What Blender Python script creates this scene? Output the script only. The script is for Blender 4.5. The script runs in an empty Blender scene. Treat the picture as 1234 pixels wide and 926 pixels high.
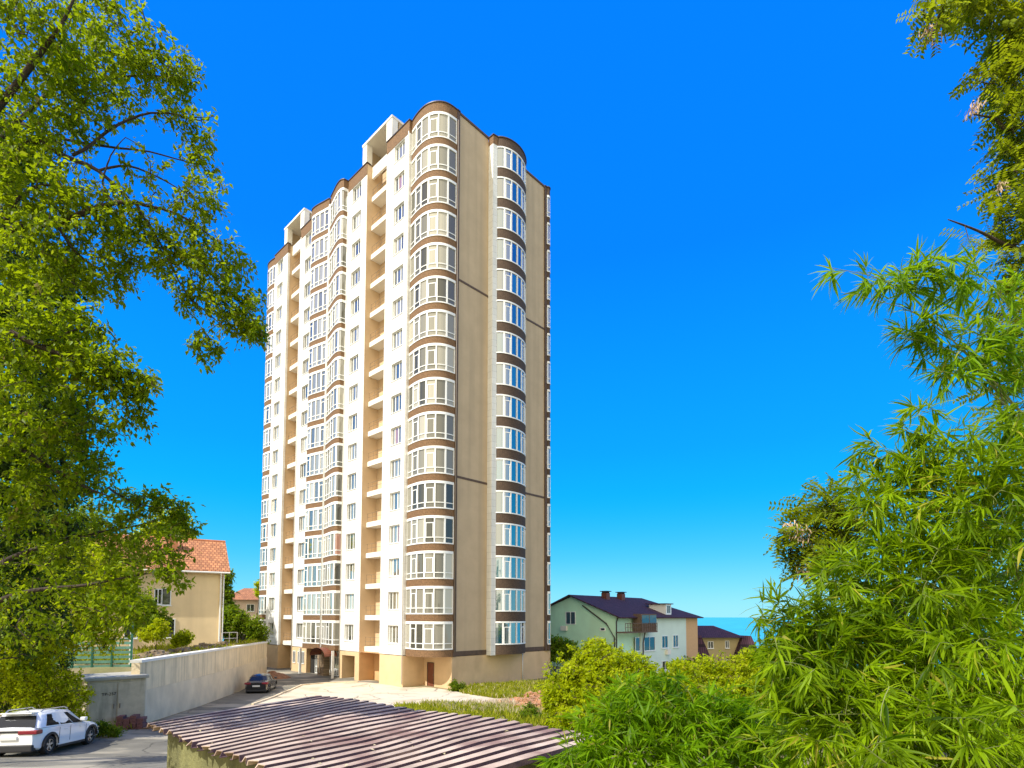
import bpy, bmesh, math, random
import numpy as np
from mathutils import Vector, Matrix, noise as mnoise
PI = math.pi
R = math.radians
random.seed(7)
rng = np.random.default_rng(11)
S = bpy.context.scene
COL = S.collection

# ------------------------------------------------------------------ camera
EYE = 6.29
F_PX, TILT, ROLL, PX0, PY0 = 673.8, 0.05452, -0.0026, 617.0, 706.2
cam_data = bpy.data.cameras.new('camera')
cam = bpy.data.objects.new('camera', cam_data)
COL.objects.link(cam)
cam_data.sensor_fit = 'HORIZONTAL'
cam_data.sensor_width = 36.0
cam_data.lens = F_PX / 1234.0 * 36.0
cam_data.shift_y = (PY0 - 463.0) / 1234.0
cam_data.clip_start = 0.05
cam_data.clip_end = 60000.0
cam.location = (0, 0, EYE)
cam.rotation_euler = (Matrix.Rotation(PI / 2 + TILT, 3, 'X') @ Matrix.Rotation(-ROLL, 3, 'Z')).to_euler()
S.camera = cam

# ------------------------------------------------------------------ light
SUN_AZ = Vector((-0.76, -0.65)).normalized()
SUN_EL = R(49)
SUN_DIR = Vector((SUN_AZ.x * math.cos(SUN_EL), SUN_AZ.y * math.cos(SUN_EL), math.sin(SUN_EL)))
world = bpy.data.worlds.new('World')
S.world = world
world.use_nodes = True
wn = world.node_tree.nodes; wl = world.node_tree.links
wn.clear()
w_out = wn.new('ShaderNodeOutputWorld'); w_bg = wn.new('ShaderNodeBackground')
w_sky = wn.new('ShaderNodeTexSky'); w_sky.sky_type = 'NISHITA'; w_sky.sun_disc = False
w_sky.sun_elevation = SUN_EL
w_sky.sun_rotation = math.atan2(SUN_AZ.x, SUN_AZ.y)
w_sky.altitude = 200.0; w_sky.air_density = 1.0; w_sky.dust_density = 0.15; w_sky.ozone_density = 3.0
w_tc = wn.new('ShaderNodeTexCoord'); w_sep = wn.new('ShaderNodeSeparateXYZ')
w_ramp = wn.new('ShaderNodeValToRGB'); _e = w_ramp.color_ramp.elements          # deep azure overhead, cyan near the sea horizon
_e[0].position = 0.0; _e[0].color = (0.06, 0.68, 1.0, 1)
_e[1].position = 1.0; _e[1].color = (0.0, 0.19, 0.95, 1)
for p_, c_ in ((0.10, (0.0, 0.55, 1.0, 1)), (0.28, (0.0, 0.37, 1.0, 1)), (0.55, (0.0, 0.228, 1.0, 1))):
    q_ = _e.new(p_); q_.color = c_
wl.new(w_tc.outputs['Generated'], w_sep.inputs[0]); wl.new(w_sep.outputs['Z'], w_ramp.inputs['Fac'])
w_boost = wn.new('ShaderNodeVectorMath'); w_boost.operation = 'SCALE'; w_boost.inputs['Scale'].default_value = 6.0
wl.new(w_ramp.outputs['Color'], w_boost.inputs[0])
w_mix = wn.new('ShaderNodeMix'); w_mix.data_type = 'RGBA'; w_mix.inputs['Factor'].default_value = 0.985
w_hz = wn.new('ShaderNodeMapRange'); w_hz.interpolation_type = 'SMOOTHSTEP'                # paler air low over the sea
w_hz.inputs['From Max'].default_value = 0.22; w_hz.inputs['To Min'].default_value = 0.80; w_hz.inputs['To Max'].default_value = 0.985
wl.new(w_sep.outputs['Z'], w_hz.inputs['Value']); wl.new(w_hz.outputs[0], w_mix.inputs['Factor'])
wl.new(w_sky.outputs[0], w_mix.inputs['A']); wl.new(w_boost.outputs[0], w_mix.inputs['B'])
w_dot = wn.new('ShaderNodeVectorMath'); w_dot.operation = 'DOT_PRODUCT'; w_dot.inputs[1].default_value = Vector((-0.22, -0.94, 0.27)).normalized()
wl.new(w_tc.outputs['Generated'], w_dot.inputs[0])
w_mr = wn.new('ShaderNodeMapRange'); w_mr.interpolation_type = 'SMOOTHSTEP'
w_mr.inputs['From Min'].default_value = 0.15; w_mr.inputs['From Max'].default_value = 0.95; w_mr.inputs['To Max'].default_value = 0.9
wl.new(w_dot.outputs['Value'], w_mr.inputs['Value'])
w_glow = wn.new('ShaderNodeMix'); w_glow.data_type = 'RGBA'; w_glow.inputs['B'].default_value = (12.5, 10.8, 7.6, 1)   # added warm glow, unseen behind the camera, fills the shaded walls
wl.new(w_mr.outputs[0], w_glow.inputs['Factor']); wl.new(w_mix.outputs['Result'], w_glow.inputs['A'])
wl.new(w_glow.outputs['Result'], w_bg.inputs['Color'])
w_bg.inputs['Strength'].default_value = 0.14
wl.new(w_bg.outputs[0], w_out.inputs[0])

sun_data = bpy.data.lights.new('sun', 'SUN')
sun_data.energy = 4.8; sun_data.angle = R(0.5); sun_data.color = (1.0, 0.955, 0.87)
sun = bpy.data.objects.new('sun', sun_data); COL.objects.link(sun)
sun.rotation_euler = SUN_DIR.to_track_quat('Z', 'Y').to_euler()

S.view_settings.view_transform = 'Standard'
S.view_settings.look = 'None'
S.view_settings.exposure = 0.36
S.view_settings.gamma = 1.0
S.view_settings.use_curve_mapping = False
S.render.engine = 'CYCLES'
S.cycles.max_bounces = 8
S.cycles.diffuse_bounces = 4
S.cycles.transparent_max_bounces = 8
S.cycles.caustics_reflective = False
S.cycles.caustics_refractive = False

# ------------------------------------------------------------------ pixel helpers (photo pixel -> world ray)
_ct, _st = math.cos(TILT), math.sin(TILT)
def ray(px, py):
    c, s = math.cos(ROLL), math.sin(ROLL)
    dx, dy = px - PX0, py - PY0
    a, b = c * dx + s * dy, -s * dx + c * dy
    xc, zc = a / F_PX, -b / F_PX
    return Vector((xc, _ct - _st * zc, _st + _ct * zc))
def at(px, py, Y):
    d = ray(px, py); k = Y / d.y
    return Vector((d.x * k, Y, EYE + d.z * k))
def at_z(px, py, z):
    d = ray(px, py); k = (z - EYE) / d.z
    return Vector((d.x * k, d.y * k, z))
def on_wall(px, py, p0, dr):
    """point where the pixel's ray meets the vertical plane through p0 along dr -> (distance along dr, z)"""
    d = ray(px, py)
    den = d.x * dr[1] - d.y * dr[0]
    k = (p0[0] * dr[1] - p0[1] * dr[0]) / den
    q = d * k
    return ((q.x - p0[0]) * dr[0] + (q.y - p0[1]) * dr[1], EYE + q.z)

# ------------------------------------------------------------------ terrain height
_ys = [-30, 5, 12, 17.5, 20.4, 27, 37, 47, 60]
_zs = [3.1, 2.9, 2.45, 1.76, 1.30, 0.98, 0.40, 0.0, 0.0]
def sstep(a, b, x):
    t = min(1, max(0, (x - a) / (b - a))); return t * t * (3 - 2 * t)
def gz(x, y):
    z = float(np.interp(y, _ys, _zs))
    z += 1.6 * sstep(2.5, 7, x) * sstep(19, 9, y)                 # bank the bamboo grows on
    z -= 2.2 * sstep(4, 30, x) * sstep(50, 75, y)                # land falls away to the sea
    z -= 50 * sstep(105, 330, y + 0.3 * x)
    z -= 40 * sstep(60, 300, x) 
    return z

# ------------------------------------------------------------------ mesh builder
class MB:
    def __init__(s): s.v = []; s.f = []; s.mi = []; s.t = []; s.m = 0; s.tint = 0.5
    def face(s, pts):
        b = len(s.v); s.v += [tuple(p) for p in pts]; s.f.append(tuple(range(b, b + len(pts)))); s.mi.append(s.m); s.t.append(s.tint)
    def box(s, x0, x1, y0, y1, z0, z1):
        b = len(s.v)
        s.v += [(x0,y0,z0),(x1,y0,z0),(x1,y1,z0),(x0,y1,z0),(x0,y0,z1),(x1,y0,z1),(x1,y1,z1),(x0,y1,z1)]
        for q in ((0,3,2,1),(4,5,6,7),(0,1,5,4),(1,2,6,5),(2,3,7,6),(3,0,4,7)):
            s.f.append(tuple(b + i for i in q)); s.mi.append(s.m); s.t.append(s.tint)
    def obox(s, p, q, w, z0, z1, side=0.0):
        """box along segment p->q (plan), thickness w centred, offset sideways"""
        p = Vector(p[:2]); q = Vector(q[:2]); d = (q - p).normalized(); n = Vector((-d.y, d.x))
        a, b_, c, e = p + n*(side - w/2), q + n*(side - w/2), q + n*(side + w/2), p + n*(side + w/2)
        s.prism([a, b_, c, e], z0, z1)
    def prism(s, poly, z0, z1, top=True, bottom=True):
        n = len(poly); b = len(s.v)
        s.v += [(p[0], p[1], z0) for p in poly] + [(p[0], p[1], z1) for p in poly]
        for i in range(n):
            j = (i + 1) % n
            s.f.append((b+i, b+j, b+n+j, b+n+i)); s.mi.append(s.m); s.t.append(s.tint)
        if bottom: s.f.append(tuple(b + i for i in reversed(range(n)))); s.mi.append(s.m); s.t.append(s.tint)
        if top: s.f.append(tuple(b + n + i for i in range(n))); s.mi.append(s.m); s.t.append(s.tint)
    def tube(s, pts, rad, n=6, cap=True):
        pts = [Vector(p) for p in pts]; b = len(s.v); k = len(pts)
        if not hasattr(rad, '__len__'): rad = [rad] * k
        up = Vector((0.13, 0.21, 1)).normalized()
        for i, p in enumerate(pts):
            t = (pts[min(i+1, k-1)] - pts[max(i-1, 0)])
            if t.length < 1e-9: t = Vector((0, 0, 1))
            t.normalize()
            a = t.cross(up)
            if a.length < 0.05: a = t.cross(Vector((1, 0, 0)))
            a.normalize(); c = t.cross(a)
            for j in range(n):
                an = 2 * PI * j / n
                s.v.append(tuple(p + (a * math.cos(an) + c * math.sin(an)) * rad[i]))
        for i in range(k - 1):
            for j in range(n):
                j2 = (j + 1) % n
                s.f.append((b+i*n+j, b+i*n+j2, b+(i+1)*n+j2, b+(i+1)*n+j)); s.mi.append(s.m); s.t.append(s.tint)
        if cap:
            s.f.append(tuple(b + j for j in reversed(range(n)))); s.mi.append(s.m); s.t.append(s.tint)
            s.f.append(tuple(b + (k-1)*n + j for j in range(n))); s.mi.append(s.m); s.t.append(s.tint)
    def mesh(s, name, mats, smooth=False, fixn=True):
        me = bpy.data.meshes.new(name); me.from_pydata(s.v, [], s.f)
        if not isinstance(mats, (list, tuple)): mats = [mats]
        for m in mats: me.materials.append(m)
        me.polygons.foreach_set('material_index', s.mi)
        at_ = me.attributes.new('tint', 'FLOAT', 'FACE'); at_.data.foreach_set('value', s.t)
        if fixn:
            bm = bmesh.new(); bm.from_mesh(me); bmesh.ops.recalc_face_normals(bm, faces=bm.faces); bm.to_mesh(me); bm.free()
        if smooth: me.polygons.foreach_set('use_smooth', [True] * len(me.polygons))
        me.update(); return me
    def build(s, name, mats, parent=None, smooth=False, bevel=0, fixn=True):
        o = bpy.data.objects.new(name, s.mesh(name, mats, smooth, fixn)); COL.objects.link(o)
        if parent is not None: o.parent = parent
        if bevel:
            b = o.modifiers.new('bevel', 'BEVEL'); b.width = bevel; b.segments = 2; b.limit_method = 'ANGLE'
        return o
def tag(o, label=None, cat=None, group=None, kind=None):
    if label: o['label'] = label
    if cat: o['category'] = cat
    if group: o['group'] = group
    if kind: o['kind'] = kind
    return o
def empty(name, loc, rz=0, **k):
    o = bpy.data.objects.new(name, None); COL.objects.link(o); o.location = loc; o.rotation_euler = (0, 0, rz)
    return tag(o, **k)
def copy_part(o, parent, dz=0, dxy=(0, 0)):
    c = o.copy(); COL.objects.link(c); c.parent = parent
    c.location = (o.location.x + dxy[0], o.location.y + dxy[1], o.location.z + dz)
    for ch in [q for q in bpy.data.objects if q.parent == o]:
        d = ch.copy(); COL.objects.link(d); d.parent = c
    return c

# ------------------------------------------------------------------ materials
MATS = {}
def mat(name, color, rough=0.8, var=0.0, scale=4.0, detail=4.0, bump=0.0, bscale=40.0, metal=0.0, spec=0.5, stain=None, coord='Object', trans=None, coat=0.0, crack=None):
    m = bpy.data.materials.new(name); m.use_nodes = True; nt = m.node_tree; N = nt.nodes; L = nt.links
    b = N['Principled BSDF']; b.inputs['Roughness'].default_value = rough; b.inputs['Metallic'].default_value = metal
    b.inputs['Specular IOR Level'].default_value = spec; b.inputs['Coat Weight'].default_value = coat
    b.inputs['Base Color'].default_value = (*color, 1)
    tc = N.new('ShaderNodeTexCoord')
    last = None
    if var:
        ns = N.new('ShaderNodeTexNoise'); ns.inputs['Scale'].default_value = scale; ns.inputs['Detail'].default_value = detail
        ns.inputs['Roughness'].default_value = 0.62
        L.new(tc.outputs[coord], ns.inputs['Vector'])
        rp = N.new('ShaderNodeValToRGB'); rp.color_ramp.elements[0].position = 0.3; rp.color_ramp.elements[1].position = 0.7
        c0 = [max(0, c * (1 - var)) for c in color]; c1 = [min(1, c * (1 + var)) for c in color]
        rp.color_ramp.elements[0].color = (*c0, 1); rp.color_ramp.elements[1].color = (*c1, 1)
        L.new(ns.outputs['Fac'], rp.inputs['Fac']); last = rp.outputs['Color']
        if stain:
            mp = N.new('ShaderNodeMapping'); mp.inputs['Scale'].default_value = stain['scale']
            L.new(tc.outputs[coord], mp.inputs['Vector'])
            n2 = N.new('ShaderNodeTexNoise'); n2.inputs['Scale'].default_value = 1.0; n2.inputs['Detail'].default_value = 6
            L.new(mp.outputs[0], n2.inputs['Vector'])
            r2 = N.new('ShaderNodeValToRGB'); r2.color_ramp.elements[0].position = stain.get('a', .5); r2.color_ramp.elements[1].position = stain.get('b', .68)
            L.new(n2.outputs['Fac'], r2.inputs['Fac'])
            mx = N.new('ShaderNodeMix'); mx.data_type = 'RGBA'; mx.inputs['B'].default_value = (*stain['color'], 1)
            ml = N.new('ShaderNodeMath'); ml.operation = 'MULTIPLY'; ml.inputs[1].default_value = stain.get('amt', .6)
            L.new(r2.outputs['Color'], ml.inputs[0]); L.new(ml.outputs[0], mx.inputs['Factor'])
            L.new(last, mx.inputs['A']); last = mx.outputs['Result']
        if crack:
            nw = N.new('ShaderNodeTexNoise'); nw.inputs['Scale'].default_value = 1.4; nw.inputs['Detail'].default_value = 4; L.new(tc.outputs[coord], nw.inputs['Vector'])
            vm = N.new('ShaderNodeVectorMath'); vm.operation = 'MULTIPLY_ADD'; vm.inputs[1].default_value = (.8, .8, 0); L.new(nw.outputs['Color'], vm.inputs[0]); L.new(tc.outputs[coord], vm.inputs[2])
            vo = N.new('ShaderNodeTexVoronoi'); vo.feature = 'DISTANCE_TO_EDGE'; vo.inputs['Scale'].default_value = crack; L.new(vm.outputs[0], vo.inputs['Vector'])
            cr_ = N.new('ShaderNodeMapRange'); cr_.inputs['From Min'].default_value = .004; cr_.inputs['From Max'].default_value = .016; cr_.inputs['To Min'].default_value = .45; L.new(vo.outputs['Distance'], cr_.inputs['Value'])
            mc = N.new('ShaderNodeMix'); mc.data_type = 'RGBA'; mc.blend_type = 'MULTIPLY'; mc.inputs['Factor'].default_value = 1; L.new(last, mc.inputs['A']); L.new(cr_.outputs[0], mc.inputs['B']); last = mc.outputs['Result']
        L.new(last, b.inputs['Base Color'])
    if bump:
        nb = N.new('ShaderNodeTexNoise'); nb.inputs['Scale'].default_value = bscale; nb.inputs['Detail'].default_value = 5
        L.new(tc.outputs[coord], nb.inputs['Vector'])
        bp = N.new('ShaderNodeBump'); bp.inputs['Strength'].default_value = bump; bp.inputs['Distance'].default_value = 0.05
        L.new(nb.outputs['Fac'], bp.inputs['Height']); L.new(bp.outputs[0], b.inputs['Normal'])
    MATS[name] = m; return m

def panel_mat(name, color, line, bw, bh, axes, mortar=0.012, offset=0.0, var=0.04, rough=0.75, squash=1.0, bump=0.0, c2=None):
    """cladding: brick texture laid in two of the object's axes"""
    m = bpy.data.materials.new(name); m.use_nodes = True; nt = m.node_tree; N = nt.nodes; L = nt.links
    b = N['Principled BSDF']; b.inputs['Roughness'].default_value = rough
    tc = N.new('ShaderNodeTexCoord'); sp = N.new('ShaderNodeSeparateXYZ'); cb = N.new('ShaderNodeCombineXYZ')
    L.new(tc.outputs['Object'], sp.inputs[0])
    L.new(sp.outputs[axes[0]], cb.inputs[0]); L.new(sp.outputs[axes[1]], cb.inputs[1])
    br = N.new('ShaderNodeTexBrick'); br.offset = offset; br.inputs['Scale'].default_value = 1.0
    br.inputs['Brick Width'].default_value = bw; br.inputs['Row Height'].default_value = bh
    br.inputs['Mortar Size'].default_value = mortar; br.inputs['Mortar Smooth'].default_value = 0.2
    c1 = [c * (1 - var) for c in color]; c2 = c2 or [min(1, c * (1 + var)) for c in color]
    br.inputs['Color1'].default_value = (*c1, 1); br.inputs['Color2'].default_value = (*c2, 1); br.inputs['Mortar'].default_value = (*line, 1)
    L.new(cb.outputs[0], br.inputs['Vector'])
    ns = N.new('ShaderNodeTexNoise'); ns.inputs['Scale'].default_value = 0.7; ns.inputs['Detail'].default_value = 6
    L.new(tc.outputs['Object'], ns.inputs['Vector'])
    mx = N.new('ShaderNodeMix'); mx.data_type = 'RGBA'; mx.blend_type = 'MULTIPLY'; mx.inputs['Factor'].default_value = 1
    rp = N.new('ShaderNodeMapRange'); rp.inputs['To Min'].default_value = 0.86; rp.inputs['To Max'].default_value = 1.08
    L.new(ns.outputs['Fac'], rp.inputs['Value']); L.new(br.outputs['Color'], mx.inputs['A']); L.new(rp.outputs[0], mx.inputs['B'])
    mp = N.new('ShaderNodeMapping'); mp.inputs['Scale'].default_value = (1.6, 1.6, .09); L.new(tc.outputs['Object'], mp.inputs['Vector'])
    n3 = N.new('ShaderNodeTexNoise'); n3.inputs['Scale'].default_value = 1.0; n3.inputs['Detail'].default_value = 7; L.new(mp.outputs[0], n3.inputs['Vector'])
    r3 = N.new('ShaderNodeMapRange'); r3.inputs['From Min'].default_value = .45; r3.inputs['From Max'].default_value = .75; r3.inputs['To Min'].default_value = 1.0; r3.inputs['To Max'].default_value = .80
    L.new(n3.outputs['Fac'], r3.inputs['Value'])
    m3 = N.new('ShaderNodeMix'); m3.data_type = 'RGBA'; m3.blend_type = 'MULTIPLY'; m3.inputs['Factor'].default_value = 1
    L.new(mx.outputs['Result'], m3.inputs['A']); L.new(r3.outputs[0], m3.inputs['B'])
    L.new(m3.outputs['Result'], b.inputs['Base Color'])
    if bump:
        bp = N.new('ShaderNodeBump'); bp.inputs['Strength'].default_value = bump; bp.inputs['Distance'].default_value = 0.02; bp.invert = True
        L.new(br.outputs['Fac'], bp.inputs['Height']); L.new(bp.outputs[0], b.inputs['Normal'])
    return m

def glass_mat(name, c_dark, c_light, gloss, gmax=1.0, rough=0.04):
    m = bpy.data.materials.new(name); m.use_nodes = True; nt = m.node_tree; N = nt.nodes; L = nt.links
    N.clear(); out = N.new('ShaderNodeOutputMaterial')
    a = N.new('ShaderNodeAttribute'); a.attribute_name = 'tint'
    oi = N.new('ShaderNodeObjectInfo')
    ad = N.new('ShaderNodeMath'); ad.operation = 'MULTIPLY_ADD'; ad.inputs[1].default_value = 7.13
    L.new(oi.outputs['Random'], ad.inputs[0]); L.new(a.outputs['Fac'], ad.inputs[2])
    wn_ = N.new('ShaderNodeTexWhiteNoise'); wn_.noise_dimensions = '1D'; L.new(ad.outputs[0], wn_.inputs['W'])
    rp_ = N.new('ShaderNodeValToRGB'); rp_.color_ramp.interpolation = 'CONSTANT'; ee = rp_.color_ramp.elements
    lerpc = lambda t: tuple(c_dark[i] + (c_light[i] - c_dark[i]) * t for i in range(3))
    ee[0].position = 0; ee[0].color = (*lerpc(.05), 1); ee[1].position = .93; ee[1].color = (*lerpc(1.35), 1)
    for p_, t_ in ((.18, .35), (.34, .6), (.50, .22), (.62, .8), (.74, .5), (.86, 1.0)): q_ = ee.new(p_); q_.color = (*lerpc(t_), 1)
    q_ = ee.new(.975); q_.color = (c_light[0] * .9, c_light[1] * .5, c_light[2] * .45, 1)
    L.new(wn_.outputs['Value'], rp_.inputs['Fac'])
    df = N.new('ShaderNodeBsdfDiffuse'); L.new(rp_.outputs['Color'], df.inputs['Color'])
    gl = N.new('ShaderNodeBsdfGlossy'); gl.inputs['Roughness'].default_value = rough; gl.inputs['Color'].default_value = (.9, .95, .95, 1)
    fr = N.new('ShaderNodeFresnel'); fr.inputs['IOR'].default_value = 1.5
    mr = N.new('ShaderNodeMapRange'); mr.inputs['To Min'].default_value = gloss; mr.inputs['To Max'].default_value = gmax
    L.new(fr.outputs[0], mr.inputs['Value'])
    nb = N.new('ShaderNodeTexNoise'); nb.inputs['Scale'].default_value = 0.9; tc = N.new('ShaderNodeTexCoord'); L.new(tc.outputs['Object'], nb.inputs['Vector'])
    bp = N.new('ShaderNodeBump'); bp.inputs['Strength'].default_value = 0.25; bp.inputs['Distance'].default_value = 0.03
    L.new(nb.outputs['Fac'], bp.inputs['Height']); L.new(bp.outputs[0], gl.inputs['Normal'])
    ms = N.new('ShaderNodeMixShader'); L.new(mr.outputs[0], ms.inputs[0]); L.new(df.outputs[0], ms.inputs[1]); L.new(gl.outputs[0], ms.inputs[2])
    L.new(ms.outputs[0], out.inputs[0]); return m

def leaf_mat(name, dark, light, trans, tfac=0.45, rough=0.45, odd=None):
    m = bpy.data.materials.new(name); m.use_nodes = True; nt = m.node_tree; N = nt.nodes; L = nt.links
    N.clear(); out = N.new('ShaderNodeOutputMaterial')
    a = N.new('ShaderNodeAttribute'); a.attribute_name = 'tint'
    rp = N.new('ShaderNodeValToRGB'); e = rp.color_ramp.elements
    e[0].position = 0.0; e[0].color = (*dark, 1); e[1].position = 0.9; e[1].color = (*light, 1)
    if odd: q = e.new(0.97); q.color = (*odd, 1)
    L.new(a.outputs['Fac'], rp.inputs['Fac'])
    p = N.new('ShaderNodeBsdfPrincipled'); p.inputs['Roughness'].default_value = rough; p.inputs['Specular IOR Level'].default_value = 0.1
    L.new(rp.outputs[0], p.inputs['Base Color'])
    t = N.new('ShaderNodeBsdfTranslucent')
    mx = N.new('ShaderNodeMix'); mx.data_type = 'RGBA'; mx.blend_type = 'MIX'; mx.inputs['Factor'].default_value = 0.75
    mx.inputs['B'].default_value = (*trans, 1); L.new(rp.outputs[0], mx.inputs['A']); L.new(mx.outputs['Result'], t.inputs['Color'])
    ms = N.new('ShaderNodeMixShader'); ms.inputs[0].default_value = tfac
    L.new(p.outputs[0], ms.inputs[1]); L.new(t.outputs[0], ms.inputs[2]); L.new(ms.outputs[0], out.inputs[0]); return m

M_white = panel_mat('white_cladding', (.80, .79, .755), (.50, .49, .46), 1.22, 0.61, (1, 2), mortar=0.008)
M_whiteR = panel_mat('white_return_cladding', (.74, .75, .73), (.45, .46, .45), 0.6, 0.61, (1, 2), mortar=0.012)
M_beige = mat('beige_render', (.51, .39, .25), .9, var=.08, scale=.55, bump=.2, bscale=22, stain=dict(scale=(1.5, 1.5, .045), color=(.35, .275, .18), amt=.55, a=.45, b=.75))
M_recess = mat('recess_render', (.58, .43, .27), .9, var=.06, scale=.5)
M_base = mat('base_render', (.66, .47, .27), .9, var=.08, scale=.6, bump=.2, bscale=20, stain=dict(scale=(.6, .6, .25), color=(.42, .29, .16), amt=.45))
M_orange = mat('orange_render', (.64, .39, .19), .9, var=.08, scale=.8)
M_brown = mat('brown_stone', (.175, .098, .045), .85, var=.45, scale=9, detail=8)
M_brownR = mat('brown_stone_shade_copy', (.075, .047, .029), .85, var=.45, scale=9, detail=8)  # same brown stone, shade of the right-hand bays put into its colour
M_dbrown = mat('dark_brown_trim', (.10, .062, .04), .7, var=.25, scale=3)
M_cap = mat('dark_metal_cap', (.05, .035, .03), .5)
M_frame = mat('white_pvc_frame', (.82, .83, .81), .35)
M_glassL = glass_mat('warm_reflecting_glass', (.05, .05, .042), (.42, .40, .33), .05, .38)
M_glassR = glass_mat('sky_reflecting_glass', (.01, .02, .035), (.02, .10, .16), .35, .9)
M_glassD = glass_mat('dark_glass', (.012, .014, .014), (.09, .09, .08), .08)
M_slab = mat('white_concrete_slab', (.78, .75, .68), .8, var=.06, scale=1)
M_conc = mat('old_concrete', (.74, .61, .42), .95, var=.12, scale=.8, bump=.4, bscale=14, stain=dict(scale=(.7, .7, .5), color=(.56, .45, .30), amt=.5, a=.5, b=.7))
M_rail = mat('thin_steel_rail', (.18, .15, .12), .5)
M_door = mat('brown_door', (.16, .05, .025), .55, var=.2, scale=3)
M_dark = mat('dark_void', (.02, .018, .015), .9)
M_pipe = mat('white_downpipe', (.75, .74, .70), .5)

# ------------------------------------------------------------------ ground sheets
def grid_sheet(name, xs, ys, zf, m, kind='structure'):
    v = [(x, y, zf(x, y)) for y in ys for x in xs]; nx = len(xs)
    f = [(j*nx+i, j*nx+i+1, (j+1)*nx+i+1, (j+1)*nx+i) for j in range(len(ys)-1) for i in range(nx-1)]
    me = bpy.data.meshes.new(name); me.from_pydata(v, [], f); me.materials.append(m)
    me.polygons.foreach_set('use_smooth', [True] * len(me.polygons))
    o = bpy.data.objects.new(name, me); COL.objects.link(o); o['kind'] = kind; return o
def steps(*seg):
    r = []
    for a, b, s_ in seg:
        n = max(1, round((b - a) / s_)); r += [a + (b - a) * i / n for i in range(n)]
    r.append(seg[-1][1]); return r

def ground_mat():
    m = mat('dry_soil_and_grass', (.17, .16, .06), .95, var=.35, scale=.8, detail=8, bump=.6, bscale=9,
            stain=dict(scale=(.35, .35, .35), color=(.26, .20, .12), amt=.8, a=.42, b=.6))
    return m
M_ground = ground_mat()
grid_sheet('ground', steps((-400, -80, 40), (-80, -30, 5), (-30, 20, .5), (20, 80, 3), (80, 600, 40)),
           steps((-60, -10, 10), (-10, 5, 2), (5, 62, .5), (62, 120, 3), (120, 700, 20)), gz, M_ground)

def draped(name, poly, off, m, step=0.5, thick=0.0, zf=gz):
    bm = bmesh.new()
    vs = [bm.verts.new((p[0], p[1], 0)) for p in poly]; bm.faces.new(vs)
    x0, x1 = min(p[0] for p in poly), max(p[0] for p in poly); y0, y1 = min(p[1] for p in poly), max(p[1] for p in poly)
    def cuts(a, b, ax):
        k = math.ceil(a / step)
        while k * step < b:
            co = [0, 0, 0]; no = [0, 0, 0]; co[ax] = k * step; no[ax] = 1
            bmesh.ops.bisect_plane(bm, geom=bm.verts[:] + bm.edges[:] + bm.faces[:], plane_co=co, plane_no=no); k += 1
    cuts(x0, x1, 0); cuts(y0, y1, 1)
    for v in bm.verts: v.co.z = zf(v.co.x, v.co.y) + off
    bmesh.ops.recalc_face_normals(bm, faces=bm.faces)
    me = bpy.data.meshes.new(name); bm.to_mesh(me); bm.free()
    if me.polygons and me.polygons[0].normal.z < 0: me.flip_normals()
    me.materials.append(m); o = bpy.data.objects.new(name, me); COL.objects.link(o); o['kind'] = 'structure'; return o
def gpix(px, py):
    """photo pixel on the ground"""
    d = ray(px, py); lo, hi = 2.0, 200.0
    for _ in range(60):
        k = (lo + hi) / 2; z = EYE + d.z * k
        if z > gz(d.x * k, d.y * k): lo = k
        else: hi = k
    return Vector((d.x * lo, d.y * lo, EYE + d.z * lo))

M_asph = mat('worn_asphalt', (.155, .145, .115), .92, var=.28, scale=.7, detail=9, bump=.25, bscale=25,
             stain=dict(scale=(.25, .6, 1), color=(.36, .32, .24), amt=.9, a=.5, b=.6), crack=.35)
M_cream = mat('pale_concrete_paving', (.60, .52, .39), .92, var=.10, scale=.5, detail=8, bump=.2, bscale=18,
              stain=dict(scale=(.5, .5, 1), color=(.40, .33, .22), amt=.75, a=.5, b=.66), crack=.28)

# ================================================================== TOWER
PHI = 0.8129
tower = empty('apartment_tower', (-6.795, 47.0, 0), PHI,
    label='tall cream and white apartment tower with rounded glazed bays and brown bands', cat='apartment building')
ZA, PITCH, NF, ZR = 2.82, 3.05, 16, 52.45
LEN, DEP = 36.6, 15.7
def mir(pts): return [(v, LEN - u) for v, u in pts][::-1]
bayC = [(.34, 3.9), (.20, 3.1), (.14, 2.3), (.2, 1.55), (.45, .9), (.85, .42), (1.3, .14), (1.8, .02), (2.33, -.02)]
bayFarL = [(v, LEN - u) for v, u in bayC]
bayD = [(0.0, 14.8), (-.50, 14.86), (-.62, 15.3), (-.55, 16.1), (-.34, 17.1), (-.12, 18.15)]
bayD2 = [(-.12, 18.45), (-.34, 19.5), (-.55, 20.5), (-.62, 21.3), (-.50, 21.74), (0.0, 21.8)]
bayR = [(6.95, -.62), (7.3, -1.0), (7.95, -1.32), (8.75, -1.45), (9.55, -1.38), (10.35, -1.1), (11.0, -.66), (11.45, -.1)]
bayB = [(15.08, -.12), (15.22, -.22), (15.42, -.18), (15.58, .08), (15.67, .5), (15.7, 1.2), (15.7, 2.2)]

# core volume (beige render) with recesses
core = MB()
outline = [(2.45, 0.0)]  # v,u going along the right facade
outline = [(2.33, 3.9), (2.33, 0.0), (DEP - .6, 0.0), (DEP - .6, 2.2), (DEP, 2.2), (DEP, LEN - 2.2), (DEP - 2.3, LEN), (2.33, LEN), (2.33, LEN - 3.9),
           (.26, LEN - 3.9), (.26, 29.1), (1.7, 29.1), (1.7, 25.6), (.26, 25.6), (.26, 11.1), (1.7, 11.1), (1.7, 7.6), (.26, 7.6), (.26, 3.9)]
core.prism(outline, ZA, ZR - .35)
core.build('wall', M_beige, tower)
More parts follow.
